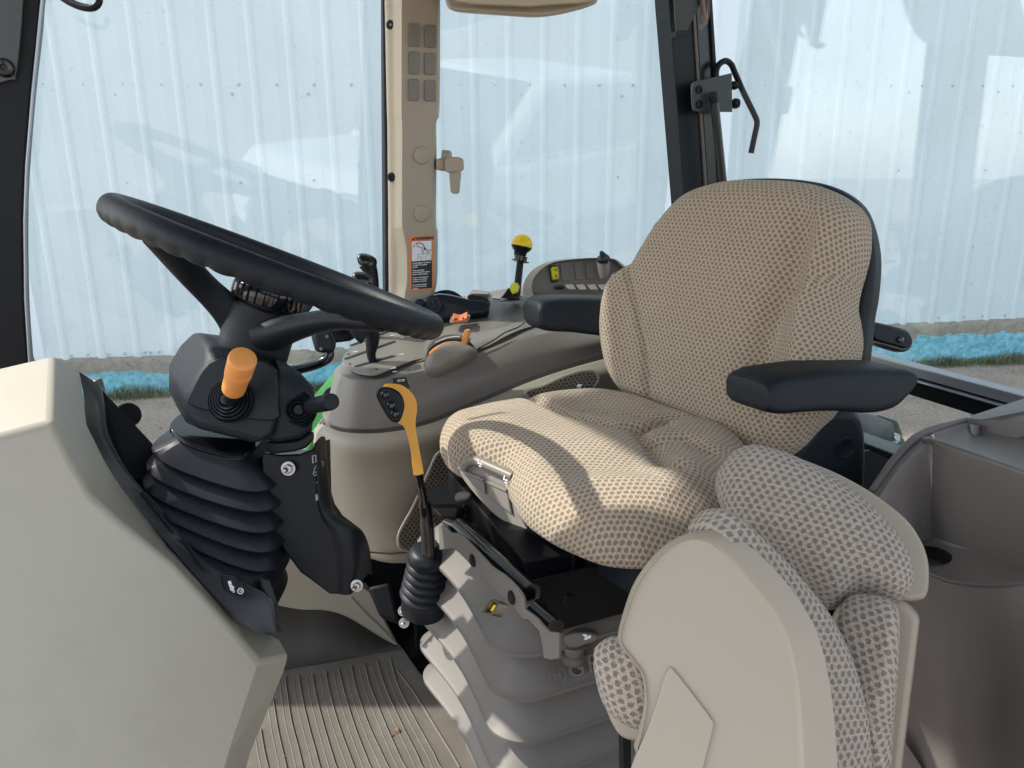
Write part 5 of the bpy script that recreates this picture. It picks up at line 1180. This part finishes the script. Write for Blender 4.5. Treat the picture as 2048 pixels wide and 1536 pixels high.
# armrests : section loft along the arm
def armrest(sect, nm):
    rings = []
    for (u, vt, vb, d, wv, rnd) in sect:
        a, b_ = D(u, vt, d), D(u, vb, d); up = (a-b_); ctr = (a+b_)/2+wv*0.5; ring = []
        for q in range(40):
            t = q*2*math.pi/40; x = math.copysign(abs(math.cos(t))**rnd, math.cos(t)); y = math.copysign(abs(math.sin(t))**rnd, math.sin(t))
            ring.append(ctr+wv*(0.5*x)+up*(0.5*y))
        rings.append(ring)
    s = [curve([r[i] for r in rings], 6) for i in range(40)]
    rr = [[s[i][k] for i in range(40)] for k in range(len(s[0]))]
    return obj(nm, loft(rr), black_m, seat, smooth=180)
Wd = L*0.072+F*0.008
DN = -0.055
armrest([(1536,792,810,0.955+DN,Wd*.5,.9),(1537,780,820,0.955+DN,Wd*.8,.6),(1543,768,828,0.955+DN,Wd*.97,.5),(1570,754,834,0.957+DN,Wd,.42),(1620,746,830,0.962+DN,Wd,.40),(1680,739,828,0.968+DN,Wd,.40),(1750,737,832,0.977+DN,Wd,.40),(1795,738,822,0.984+DN,Wd,.42),(1822,740,795,0.988+DN,Wd*.96,.45),(1833,744,777,0.990+DN,Wd*.85,.5),(1837,751,760,0.991+DN,Wd*.6,.8)], 'armrest')
Wd2 = L*0.070+F*0.004
armrest([(1078,622,634,1.27,Wd2*.4,.9),(1080,612,648,1.27,Wd2*.75,.6),(1088,604,660,1.27,Wd2*.95,.5),(1108,599,666,1.275,Wd2,.42),(1150,597,668,1.285,Wd2,.40),(1200,598,674,1.295,Wd2,.40),(1250,600,680,1.305,Wd2,.42),(1262,606,676,1.305,Wd2,.5)], 'armrest')
# near side hinge cover under the near armrest
hv = Plane(D(1670, 900, 1.03), -L*0.92+F*0.25-Vector((0,0,0)))
ho_ = c2([(1650,828),(1690,820),(1722,832),(1735,870),(1736,940),(1730,985),(1700,1010),(1640,1010),(1590,960),(1592,905),(1625,862)], 4)
obj('hinge_cover', slab([hv.at(u, v) for u, v in ho_], -hv.n*0.05), black_m, seat, bevel=0.012, seg=4)
obj('hinge_cap', lathe([(0.0145, 0.0), (0.0145, 0.0012), (0.0135, 0.0016), (0.012, 0.0008)], hv.at(1690, 895)+hv.n*0.0002, hv.n, 36), black, seat)
obj('hinge_link', hull([D(u, v, d) for u, v in [(1560,880),(1600,830),(1660,820),(1640,960),(1600,990),(1560,960)] for d in (1.07, 1.13)]), black, seat, bevel=0.005)

# ---- suspension: pleated boot in tiers
fC, lC = -0.47, 0.845
def susp_ring(ff, fb, l0, l1, h, rad, dip=0.0, n_=24):
    """rounded rectangle ff..fb front/back, l0..l1, corner radius rad, front edge pinched"""
    pts = []
    corners = [((ff-rad), (l0+rad), 0), ((fb+rad), (l0+rad), 1), ((fb+rad), (l1-rad), 2), ((ff-rad), (l1-rad), 3)]
    for cf_, cl_, k in corners:
        a0 = [0, -math.pi/2, -math.pi, -3*math.pi/2][k]
        for i in range(9):
            a = a0-math.pi/2*i/8
            pts.append((cf_+rad*math.cos(a), cl_+rad*math.sin(a)))
    p2 = resample(pts, 160); out = []
    for f_, l_ in p2:
        pin = 0
        if f_ > ff-0.02:
            t = (l_-l0)/(l1-l0); pin = dip*max(0, math.sin(math.pi*t))**2
        out.append(W(f_-pin, l_, h))
    return out
tiers = [(0.338, 0.0), (0.280, 0.001), (0.222, 0.002), (0.168, 0.002), (0.112, 0.0)]
tierz = []
def tier(hl, out, ht):
    """hl lip height, ht top (valley) height"""
    r = []
    A = (-0.300+out, -0.70-out, 0.672-out, 1.020+out)
    for (ins, h, rad, dip) in [(0.058, ht, 0.030, 0.002), (0.052, ht-0.004, 0.032, 0.003)]+[(0.052-0.050*k, (ht-0.004)*(1-k)+(hl+0.0045)*k-0.004*math.sin(math.pi*k), 0.032+0.018*k, 0.003+0.010*k) for k in (0.25, 0.5, 0.75, 0.93, 1.0)]+[(0.0, hl+0.0035, 0.052, 0.013), (0.0004, hl-0.0012, 0.052, 0.013), (0.003, hl-0.0022, 0.050, 0.013), (0.056, hl+0.016, 0.034, 0.003)]:
        r.append(susp_ring(A[0]-ins, A[1]+ins, A[2]+ins, A[3]-ins, h, rad, dip))
    return r
allr = []
for i, (hl, out) in enumerate(tiers):
    ht = (tiers[i-1][0]+0.014) if i else 0.404
    allr += tier(hl, out, ht)
allr.append(susp_ring(-0.35, -0.66, 0.72, 0.97, 0.06, 0.05)); allr.append(susp_ring(-0.35, -0.66, 0.72, 0.97, 0.0, 0.05))
obj('suspension_boot', loft(allr, cap=True), greybel, seat, smooth=28)
# black top plate with tubes and a grey beige flange strip
TP = 0.405
plate = [W(-0.315, 1.02, TP), W(-0.330, 0.69, TP), W(-0.72, 0.69, TP), W(-0.72, 1.02, TP)]
obj('top_plate', slab(plate, U*0.006), void, seat, bevel=0.002)
fl_ = [Fp(u, v, -0.298) for u, v in [(877,1049),(888,1052),(900,1066),(915,1066),(928,1076),(945,1094),(962,1112),(979,1131),(992,1141),(1005,1149),(1019,1161),(1031,1174),(1041,1187),(1046,1197),(1048,1219),(1060,1228),(1073,1238),(1084,1252),(1095,1264),(1117,1267),(1117,1317),(1100,1320),(1087,1316),(1084,1290),(1078,1262),(1056,1240),(1044,1236),(1030,1217),(1014,1200),(992,1182),(971,1162),(941,1130),(920,1108),(905,1096),(879,1100)]]
obj('flange', slab(fl_, F*-0.0035), greybel, seat, bevel=0.0008)
obj('flange_return', slab([Lp(u, v, 0.683) for u, v in [(1117,1264),(1128,1262),(1126,1316),(1118,1318)]], L*0.004), greybel, seat)
for u, v in ((945, 1121), (1023, 1195)): obj('plug', lathe([(0.0075, 0), (0.0075, 0.001), (0.005, 0.0025)], Fp(u, v, -0.297), F, 24), black, seat)
def tubeH(a, b_, r, h, nm): return obj(nm, tube([Hp(*a, h), Hp(*b_, h)], r, 20), gloss, seat)
tubeH((918,1054), (1062,1188), 0.0120, 0.428, 'cross_tube'); tubeH((1068,1224), (1110,1260), 0.0115, 0.420, 'cross_tube')
tubeH((892,1046), (925,1062), 0.007, 0.420, 'cross_tube')
for u, v in ((1082, 1210), (1138, 1200), (918, 1024), (935, 1020)):
    obj('bracket', box(Hp(u, v, 0.42), F*0.006, L*0.005, U*0.006), void, seat, bevel=0.002)
for u, v in ((1012, 1094), (1040, 1090), (1040, 1125), (1112, 1238)):
    a = Hp(u, v, 0.4125); obj('slot_rim', tube([a+L*(0.006*math.cos(t*math.pi/8))+F*(0.003*math.sin(t*math.pi/8)) for t in range(17)], 0.0009, 6), gloss, seat)
obj('rail', slab([Hp(u, v, 0.415) for u, v in [(1000,1010),(1070,1090),(1150,1160),(1150,1130),(1080,1060),(1020,1000)]], U*0.03), void, seat, bevel=0.003)
obj('rear_bracket', slab([D(u, v, 0.96) for u, v in [(1148,1252),(1196,1238),(1198,1270),(1152,1276)]], FW*0.004), paintbl, seat)
# black front pan behind flange
obj('side_pan', hull([W(-0.34, 0.70, 0.40), W(-0.34, 0.70, 0.445), W(-0.72, 0.66, 0.40), W(-0.72, 0.66, 0.445), W(-0.36, 1.0, 0.40), W(-0.36, 1.0, 0.44), W(-0.72, 1.0, 0.40), W(-0.72, 1.0, 0.44)]), void, seat, bevel=0.003)
# weight indicator window
iw = Fp(991, 1216, -0.290); nI = (F*0.85+U*0.45).normalized(); pI = Plane(iw, nI)
fo4 = [pI.at(u, v) for u, v in [(973,1227),(991,1199),(1009,1207),(993,1234)]]; fi4 = [pI.at(u, v) for u, v in [(979,1226),(992,1204),(1004,1210),(992,1228)]]
iwp = obj('indicator_frame', loft([[p-pI.n*0.006 for p in rrect(fo4)], [p+pI.n*0.006 for p in rrect(fo4)], [p+pI.n*0.006 for p in rrect(fi4)], [p-pI.n*0.001 for p in rrect(fi4)]]), steel, seat, smooth=30)
obj('indicator_window', slab([p+pI.n*0.0 for p in rrect(fi4)], pI.n*0.001), ink, iwp)
obj('yellow_scale', slab([pI.at(u, v)+pI.n*0.0014 for u, v in [(984,1222),(991,1210),(1001,1214),(994,1226)]], pI.n*0.001), yellow, iwp)
# adjustment knob at the near corner
kc = D(1152, 1284, 0.90)
obj('knob_top', slab([p for p in [D(u, v, 0.885) for u, v in c2([(1127,1280),(1133,1271),(1150,1266),(1168,1265),(1186,1267),(1196,1272),(1190,1284),(1172,1290),(1150,1300),(1135,1296)], 4)]], FW*0.02), plastic('knob_taupe', (0.13, 0.11, 0.09), 0.35), seat, bevel=0.003)
obj('knob_ring', lathe([(0.0145, -0.012), (0.0150, -0.009), (0.0150, -0.003), (0.012, -0.001), (0.012, 0.004), (0.0145, 0.006), (0.014, 0.010)], D(1148, 1302, 0.895), U, 32), plastic('knob_taupe2', (0.12, 0.105, 0.09), 0.4), seat)
obj('knob_mark', slab([D(u, v, 0.8835) for u, v in [(1164,1269),(1173,1268),(1174,1272),(1182,1270),(1182,1276),(1172,1280),(1168,1280),(1170,1275)]], FW*0.0005), white, seat)
obj('side_plate', slab([W(-0.335, 0.672, 0.437), W(-0.72, 0.672, 0.437), W(-0.72, 0.672, 0.362), W(-0.36, 0.672, 0.366)], L*-0.004), void, seat, bevel=0.001)
obj('side_cover', hull([W(-0.46, 0.655, 0.395), W(-0.72, 0.655, 0.395), W(-0.72, 0.655, 0.345), W(-0.48, 0.655, 0.345), W(-0.46, 0.72, 0.395), W(-0.72, 0.72, 0.395), W(-0.72, 0.72, 0.345)]), taupe, seat, bevel=0.008)
# raised lettering and round emblem on the side of the second tier
e0 = Lp(1113, 1352, 0.668-0.000); ex = -F; ey = (U*0.93+L*0.35).normalized()
tx = [text_geo('GRA', 0.030, Lp(1138, 1358, 0.676), ex, ey, spacing=1.25, depth=0.0012)]
em = []
for k in range(2):
    pass
cE = Lp(1115, 1352, 0.676)
em.append(tube([cE+ex*(0.0105*math.cos(t*math.pi/14))+ey*(0.0105*math.sin(t*math.pi/14)) for t in range(29)], 0.0006, 6, cap=False))
for a in (-0.7, -0.25, 0.25, 0.7): em.append(tube([cE+ex*(a*0.009)-ey*0.007, cE+ex*(a*0.004)+ey*0.001, cE+ex*(a*0.010)+ey*0.006], 0.0006, 6))
em.append(tube([cE-ex*0.008+ey*0.002, cE+ey*0.004, cE+ex*0.008+ey*0.002], 0.0006, 6))
obj('lettering', join(*tx), greybel, seat, smooth=20); obj('emblem', join(*em), greybel, seat)
# buckle at the console side of the cushion
bk_ = thing('seat_belt_buckle', 'small buckle with red and white tab behind the seat cushion', 'buckle', D(1154, 774, 1.27))
obj('body', hull([D(u, v, d) for u, v in [(1140,772),(1150,768),(1166,774),(1160,785),(1140,785)] for d in (1.272, 1.286)]), black, bk_, bevel=0.001)
obj('red_tab', slab([D(u, v, 1.270) for u, v in [(1140,773),(1148,769),(1150,775),(1143,778)]], FW*0.002), plastic('red', (0.6, 0.03, 0.02), 0.4), bk_)
obj('white_tab', slab([D(u, v, 1.269) for u, v in [(1150,772),(1156,768),(1165,769),(1160,776)]], FW*0.002), white, bk_)

# ================================================================== FOLDED PASSENGER SEAT
js = thing('folding_seat', 'folded passenger seat with beige shells and coarse dotted fabric in the foreground', 'folding seat', D(1500, 1500, 0.68))
# front shell (back of the backrest), faces the camera
sn = Plane(D(1440, 1300, 0.575), -FW*0.93+UP*0.18-RT*0.22)
so_ = c2([(1233,1274),(1246,1221),(1268,1164),(1303,1115),(1338,1084),(1374,1067),(1412,1060),(1453,1062),(1488,1084),(1532,1120),(1576,1168),(1611,1217),(1638,1269),(1656,1335),(1669,1410),(1677,1500),(1682,1600),(1684,1750),(1240,1750),(1258,1560),(1270,1516),(1266,1498),(1275,1467),(1286,1415),(1286,1379),(1279,1349),(1259,1322),(1238,1295)], 4)
si_ = c2([(1243,1272),(1256,1222),(1278,1168),(1312,1122),(1344,1094),(1374,1080),(1396,1080),(1424,1090),(1458,1118),(1500,1168),(1538,1216),(1562,1256),(1576,1296),(1587,1350),(1594,1410),(1599,1500),(1603,1600),(1606,1750),(1250,1750),(1268,1560),(1279,1516),(1277,1496),(1286,1462),(1295,1415),(1294,1379),(1287,1345),(1268,1317),(1248,1292)], 4)
f_out = [sn.at(u, v)-sn.n*0.012 for u, v in so_]; f_in = [sn.at(u, v) for u, v in si_]
f_mid = [a*0.30+b_*0.70+sn.n*0.0 for a, b_ in zip(f_out, f_in)]
f_mid = [p+sn.n*0.0042 for p in f_mid]
rim2 = [a*0.10+b_*0.90+sn.n*0.0034 for a, b_ in zip(f_out, f_in)]
f_out2 = [p+sn.n*0.003 for p in f_out]
f_back = [p-sn.n*0.012 for p in f_out]
cen = sum(f_in, Vector())/len(f_in)
fi2 = [p+(cen-p)*0.02 for p in f_in]
obj('back_shell', loft([f_back, f_out, f_out2, f_mid, rim2, f_in, fi2]), shellm, js, smooth=50)
# raised panel on the shell
rp3 = [(1345,1336),(1385,1386),(1423,1437),(1427,1449),(1424,1465),(1405,1540),(1380,1640),(1365,1750),(1180,1750),(1262,1536),(1300,1445),(1330,1353),(1338,1338)]
obj('raised_panel', slab([sn.at(u, v)-sn.n*0.003 for u, v in c2(rp3, 3)], sn.n*0.0055), shellm, js, bevel=0.0024, seg=4, smooth=50)
# fabric pad of the backrest behind the shell
bp2 = Plane(D(1560, 1300, 0.625), -FW*0.9+RT*0.40+UP*0.12)
o3 = [(1405,1062),(1420,1032),(1445,1018),(1500,1062),(1560,1120),(1600,1165),(1640,1215),(1675,1280),(1700,1350),(1716,1430),(1722,1536),(1724,1720),(1560,1740),(1480,1600),(1440,1400),(1400,1200)]
geo, uv = cushion(bp2, o3, (1560, 1380), T=0.022, re=0.024, bulge=0.006, M=220, R=60, skirt=0.03)
obj('back_pad', geo, fab2, js, uvs=uv, smooth=180)
# seat pad standing upright behind, with its shell
bp3 = Plane(D(1740, 1380, 0.665), -FW*0.80-RT*0.55+UP*0.1)
o4 = [(1676,1250),(1682,1215),(1700,1192),(1730,1190),(1765,1196),(1788,1210),(1797,1240),(1795,1330),(1789,1420),(1781,1536),(1776,1740),(1690,1740),(1600,1720),(1640,1500),(1660,1330)]
geo, uv = cushion(bp3, o4, (1730, 1420), T=0.020, re=0.022, bulge=0.004, M=200, R=60, skirt=0.02)
obj('seat_pad', geo, fab2, js, uvs=uv, smooth=180)
bp4 = Plane(D(1780, 1380, 0.700), -FW*0.80-RT*0.5+UP*0.1)
o5 = c2([(1660,1240),(1700,1200),(1752,1199),(1796,1203),(1827,1225),(1836,1243),(1835,1262),(1822,1370),(1809,1476),(1800,1560),(1790,1740),(1640,1740),(1640,1400)], 3)
obj('seat_shell', slab([bp4.at(u, v) for u, v in o5], -bp4.n*0.022), shellm, js, bevel=0.005, seg=4)
# upper wing: bulging fabric with shell rim behind
bp5 = Plane(D(1640, 1060, 0.735), -FW*0.88-RT*0.12+UP*0.45)
o6 = [(1434,948),(1447,925),(1470,902),(1500,894),(1532,900),(1576,914),(1642,946),(1699,980),(1750,1026),(1790,1071),(1816,1115),(1824,1160),(1816,1188),(1800,1200),(1775,1200),(1740,1192),(1712,1190),(1690,1202),(1672,1216),(1655,1214),(1615,1178),(1560,1130),(1500,1085),(1460,1056),(1450,1030),(1434,980)]
geo, uv = cushion(bp5, o6, (1630, 1060), T=0.028, re=0.030, bulge=0.014, M=240, R=70, skirt=0.02)
obj('wing_pad', geo, fab2, js, uvs=uv, smooth=180)
bp6 = Plane(bp5.p-bp5.n*0.030, bp5.n)
o7 = c2([(1560,905),(1600,914),(1664,939),(1710,962),(1756,990),(1814,1036),(1845,1080),(1859,1120),(1861,1160),(1857,1186),(1845,1197),(1800,1200),(1700,1195),(1600,1150),(1520,1050),(1500,950)], 4)
obj('wing_shell', slab([bp6.at(u, v) for u, v in o7], -bp6.n*0.012), shellm, js, bevel=0.005, seg=4)
# lower left cushion corner with its shell
bp7 = Plane(D(1240, 1370, 0.63), -FW*0.9-RT*0.35+UP*0.1)
o8 = [(1189,1305),(1193,1292),(1208,1280),(1235,1274),(1300,1290),(1330,1380),(1310,1460),(1277,1457),(1248,1445),(1222,1425),(1204,1396),(1192,1350)]
geo, uv = cushion(bp7, o8, (1255, 1370), T=0.018, re=0.02, bulge=0.004, M=160, R=50, skirt=0.012)
obj('corner_pad', geo, fab2, js, uvs=uv, smooth=180)
o9 = c2([(1188,1320),(1190,1360),(1198,1392),(1212,1425),(1224,1452),(1240,1474),(1262,1483),(1290,1480),(1320,1440),(1320,1300),(1240,1290)], 4)
bp8 = Plane(bp7.p-bp7.n*0.016, bp7.n)
obj('corner_shell', slab([bp8.at(u, v) for u, v in o9], -bp8.n*0.014), shellm, js, bevel=0.004, seg=4)
obj('support_leg', slab([D(u, v, .68) for u, v in [(1246,1470),(1262,1480),(1262,1700),(1250,1700)]], FW*0.03), void, js)

# ================================================================== STORAGE BOX (left fender console)
sb = thing('storage_console', 'dark taupe moulded storage console with an open bin at the right edge', 'storage console', D(1950, 1200, 0.9))
nt_ = 5
ext = [ # columns across (rim line left to right) rows: rim outer, top, inner lip, inner wall mid, floor
 [D(1735,1010,.98),D(1742,990,.975),D(1752,985,.97),D(1765,1000,.99),D(1800,1060,1.02)],
 [D(1765,940,1.00),D(1772,930,.995),D(1784,928,.99),D(1798,960,1.02),D(1820,1050,1.05)],
 [D(1795,895,1.02),D(1808,884,1.015),D(1828,886,1.01),D(1840,920,1.04),D(1846,1040,1.07)],
 [D(1850,862,1.04),D(1866,868,1.03),D(1872,884,1.02),D(1880,930,1.04),D(1880,1060,1.06)]]
# outer body: vertical skirt below rim
# bin: back wall, floor, left wall
obj('bin_back', patch([[D(1846,876,.985),D(1855,882,.97),D(1866,900,.965),D(1864,980,.97),D(1862,1075,.98)],
                       [D(1872,884,.955),D(1882,889,.945),D(1890,902,.935),D(1890,985,.945),D(1890,1082,.955)],
                       [D(1950,912,.90),D(1960,916,.885),D(1966,930,.88),D(1966,1010,.89),D(1964,1108,.90)],
                       [D(2060,950,.82),D(2070,954,.81),D(2074,968,.805),D(2072,1050,.81),D(2068,1148,.82)],
                       [D(2200,1000,.74),D(2210,1004,.73),D(2214,1018,.73),D(2212,1100,.735),D(2208,1200,.74)]], 5, 5), boxm, sb, smooth=70)
obj('bin_left', patch([[D(1700,1075,.96),D(1722,1035,.96),D(1745,990,.965),D(1782,935,.98),D(1822,890,1.0),D(1856,866,1.01)],
                       [D(1712,1080,.935),D(1734,1038,.935),D(1756,994,.94),D(1792,941,.955),D(1832,898,.975),D(1868,876,.985)],
                       [D(1722,1092,.93),D(1742,1050,.93),D(1764,1004,.935),D(1800,955,.95),D(1838,912,.965),D(1866,896,.97)],
                       [D(1760,1130,.90),D(1790,1100,.92),D(1808,1080,.925),D(1826,1060,.935),D(1842,1050,.955),D(1862,1040,.972)],
                       [D(1790,1160,.87),D(1806,1130,.90),D(1818,1110,.91),D(1832,1092,.925),D(1846,1082,.945),D(1864,1076,.975)]], 5, 5), boxm, sb, smooth=70)
z0 = D(1864,1076,.975).z
fz = [D(1800,1150,.885),D(1800,1130,.90),D(1822,1096,.94),D(1862,1072,.985),D(1964,1106,.905),D(2068,1146,.825),D(2210,1205,.74),D(2160,1152,.69),D(2048,1169,.742),D(1972,1174,.787),D(1906,1166,.832),D(1862,1151,.862)]
obj('bin_floor', patch([[D(1800,1130,.91),D(1862,1074,.98),D(1964,1107,.90),D(2068,1147,.82),D(2208,1199,.74)],[D(1800,1165,.90),D(1862,1175,.875),D(1964,1200,.80),D(2068,1198,.745),D(2208,1190,.68)]], 4, 4), boxm, sb)
obj('body', hull([W(f_, l_, h_) for f_ in (-0.78, -1.15) for l_ in (0.10, 0.50) for h_ in (0.0, 0.37)]), boxm, sb, bevel=0.01)
obj('bin_corner', tube([D(1866,886,.975), D(1865,980,.983), D(1863,1082,.99)], 0.010, 12), boxm, sb)
obj('drain_plug', lathe([(0.020, 0), (0.019, 0.002), (0.012, 0.003)], D(1868, 1110, .925), U, 32), void, sb)
# outer left flank falling away to the floor, behind the folded seat
obj('flank', patch([[D(1856,866,1.012),D(1822,890,1.002),D(1782,935,.982),D(1745,990,.967),D(1700,1075,.962)],[D(1854,880,1.03),D(1818,905,1.02),D(1776,948,1.0),D(1738,1005,.99),D(1692,1090,.98)],[D(1850,1100,1.2),D(1800,1150,1.2),D(1760,1200,1.2),D(1720,1260,1.15),D(1680,1300,1.1)]], 5, 5), boxm, sb, smooth=70)
# front bin face with drooping lip
obj('front_panel', patch([
 [D(1790,1120,.905),D(1796,1128,.89),D(1800,1140,.885),D(1805,1300,.90),D(1810,1500,.93),D(1815,1700,.96)],
 [D(1862,1148,.865),D(1862,1155,.85),D(1862,1166,.845),D(1866,1300,.86),D(1870,1500,.885),D(1875,1700,.91)],
 [D(1906,1163,.835),D(1906,1170,.82),D(1906,1182,.815),D(1908,1300,.83),D(1910,1500,.855),D(1914,1700,.88)],
 [D(1972,1171,.79),D(1972,1177,.775),D(1972,1190,.77),D(1972,1300,.775),D(1965,1500,.79),D(1960,1700,.81)],
 [D(2048,1166,.745),D(2048,1172,.73),D(2048,1186,.725),D(2040,1300,.72),D(2020,1500,.72),D(2005,1700,.73)],
 [D(2160,1150,.69),D(2160,1156,.68),D(2160,1170,.675),D(2130,1300,.66),D(2100,1500,.65),D(2070,1700,.65)]], 6, 6), boxm, sb, smooth=70)
obj('front_lip', tube(curve([D(1830,1138,.875),D(1862,1150,.857),D(1906,1165,.827),D(1972,1173,.782),D(2048,1168,.737),D(2160,1152,.684)], 6), 0.0028, 10), plastic('box_lip', (0.17, 0.15, 0.14), 0.35), sb)
obj('floor_edge', slab([D(1780,1470,.9),D(1806,1478,.9),D(1860,1560,.9),D(1760,1560,.9)], FW*0.01), taupe, sb)
# upper shelf and lid
obj('shelf', patch([[D(1866,866,1.00),D(1930,846,1.02),D(1990,838,1.02),D(2080,826,1.02)],[D(1873,886,.98),D(1910,876,.99),D(1980,880,.96),D(2080,890,.93)],[D(1884,890,.950),D(1930,905,.915),D(1990,925,.872),D(2075,952,.815)]], 6, 6), plastic('box_top', (0.16, 0.145, 0.135), 0.35, bump=0.3), sb, smooth=70)
obj('shelf_rim', tube(curve([D(1745,984,.962),D(1782,930,.978),D(1822,884,.997),D(1850,866,1.008),D(1880,856,1.015),D(1935,842,1.03)], 6), 0.0055, 12), plastic('box_top2', (0.155, 0.14, 0.13), 0.35, bump=0.3), sb)
obj('inner_rim', tube(curve([D(1850,880,.985),D(1872,885,.96),D(1950,912,.905),D(2060,951,.825),D(2200,1001,.745)], 6), 0.0045, 12), plastic('box_top3', (0.155, 0.14, 0.13), 0.35, bump=0.3), sb)
lid = [D(1936,836,1.005),D(1962,845,.99),D(2010,846,.965),D(2110,812,.92),D(2140,760,1.0),D(2060,794,1.05),D(2000,812,1.04),D(1944,829,1.02)]
obj('lid', slab(lid, Vector((0, 0, -0.030))), plastic('lid', (0.175, 0.16, 0.148), 0.36, bump=0.3), sb, bevel=0.004, seg=4)
obj('lid_clip', hull([D(u, v, d) for u, v in [(1938,848),(1962,852),(1966,882),(1958,880),(1942,868)] for d in (.985, .995)]), boxm, sb, bevel=0.002)
obj('clip_slot', hull([D(u, v, d) for u, v in [(1962,850),(1967,852),(1969,880),(1965,881)] for d in (.978, .99)]), ink, sb)
# dark gap between seat and console
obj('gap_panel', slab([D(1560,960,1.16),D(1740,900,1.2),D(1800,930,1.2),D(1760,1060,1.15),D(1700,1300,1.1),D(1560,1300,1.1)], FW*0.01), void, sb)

# ================================================================== LIFT ARM OUTSIDE
la = thing('lift_arm', 'dusty green and black linkage behind the rear window', 'linkage', D(1780, 870, 1.9))
obj('cylinder', tube([D(1700,860,1.8), D(1740,868,1.8), D(1770,876,1.8)], [0.045, 0.045, 0.040], 28), plastic('dirty_black', (0.05, 0.055, 0.058), 0.6, dust=0.3), la)
obj('end_plate', hull([D(u, v, d) for u, v in [(1740,836),(1755,829),(1795,842),(1806,872),(1796,890),(1770,905),(1742,880)] for d in (1.86, 1.90)]), plastic('dark_green', (0.03, 0.045, 0.04), 0.6, dust=0.3), la, bevel=0.006)
obj('yoke', hull([D(u, v, d) for u, v in [(1782,868),(1800,866),(1811,884),(1806,896),(1790,900),(1779,886)] for d in (1.78, 1.84)]), dgreen, la, bevel=0.006)
obj('lower_yoke', hull([D(u, v, d) for u, v in [(1764,880),(1794,884),(1793,902),(1786,912),(1758,898)] for d in (1.74, 1.84)]), dgreen, la, bevel=0.006)
obj('bolt', join(lathe([(0.013, 0), (0.013, 0.006)], D(1788, 876, 1.77), -FW, 6), lathe([(0.007, 0), (0.007, 0.014), (0.005, 0.016)], D(1788, 876, 1.77), -FW, 14)), steel, la)

# ================================================================== WHITE PICKUP BEHIND THE CAMERA (seen as a reflection in the side windows)
vt = CAM+ray(1040, 150)*7.0; vt = vt-L*(2*((vt-W(0, LW+0.05, 0)).dot(L))); vp = Vector((vt.x, vt.y, 0))
vf = (W(0, LW, 0)-vp); vf.z = 0; vf.normalize(); vf = (vf*0.85+Vector((-vf.y, vf.x, 0))*0.5).normalized(); vs_ = Vector((-vf.y, vf.x, 0))
pk = thing('pickup_truck', 'white pickup truck parked opposite the cab, seen as a faint window reflection', 'pickup truck', vp)
def V(a, b_, c): return vp+vf*a+vs_*b_+U*c
wp_ = plastic('white_paint', (0.75, 0.76, 0.75), 0.25, bump=0.0, coat=0.5)
obj('body', hull([V(a, b_, c) for a, b_, c in [(2.5,.8,.45),(2.5,-.8,.45),(2.55,.85,.8),(2.55,-.85,.8),(2.3,.85,1.05),(2.3,-.85,1.05),(-2.5,.88,.45),(-2.5,-.88,.45),(-2.5,.88,1.1),(-2.5,-.88,1.1)]]), wp_, pk, bevel=0.05)
cb_ = obj('cabin', hull([V(a, b_, c) for a, b_, c in [(1.35,.82,1.05),(1.35,-.82,1.05),(.55,.68,1.68),(.55,-.68,1.68),(-.9,.68,1.70),(-.9,-.68,1.70),(-1.2,.82,1.05),(-1.2,-.82,1.05)]]), wp_, pk, bevel=0.04)
obj('windshield', slab([V(1.30,.70,1.12), V(1.30,-.70,1.12), V(.62,-.60,1.64), V(.62,.60,1.64)], vf*0.04), gloss, pk)
for sgn in (1, -1):
    obj('side_window', slab([V(1.05,.80*sgn,1.12), V(.50,.70*sgn,1.60), V(-.8,.70*sgn,1.62), V(-1.0,.80*sgn,1.12)], vs_*(0.05*sgn)), gloss, pk)
    obj('headlight', slab([V(2.5,.80*sgn,.78), V(2.5,.45*sgn,.78), V(2.48,.45*sgn,.95), V(2.42,.80*sgn,.95)], vf*0.06), steel, pk, bevel=0.01)
    for a in (1.6, -1.6):
        wh = obj('wheel', lathe([(0.30, -0.12), (0.37, -0.10), (0.38, 0), (0.37, 0.10), (0.30, 0.12)], V(a, .80*sgn, .38), vs_, 32), rubber, pk)
        obj('rim', lathe([(0.22, 0), (0.22, 0.13), (0.05, 0.14)], V(a, .80*sgn, .38), vs_*sgn, 24), steel, wh)
obj('grille', slab([V(2.52,.42,.60), V(2.52,-.42,.60), V(2.5,-.42,.92), V(2.5,.42,.92)], vf*0.05), ink, pk)
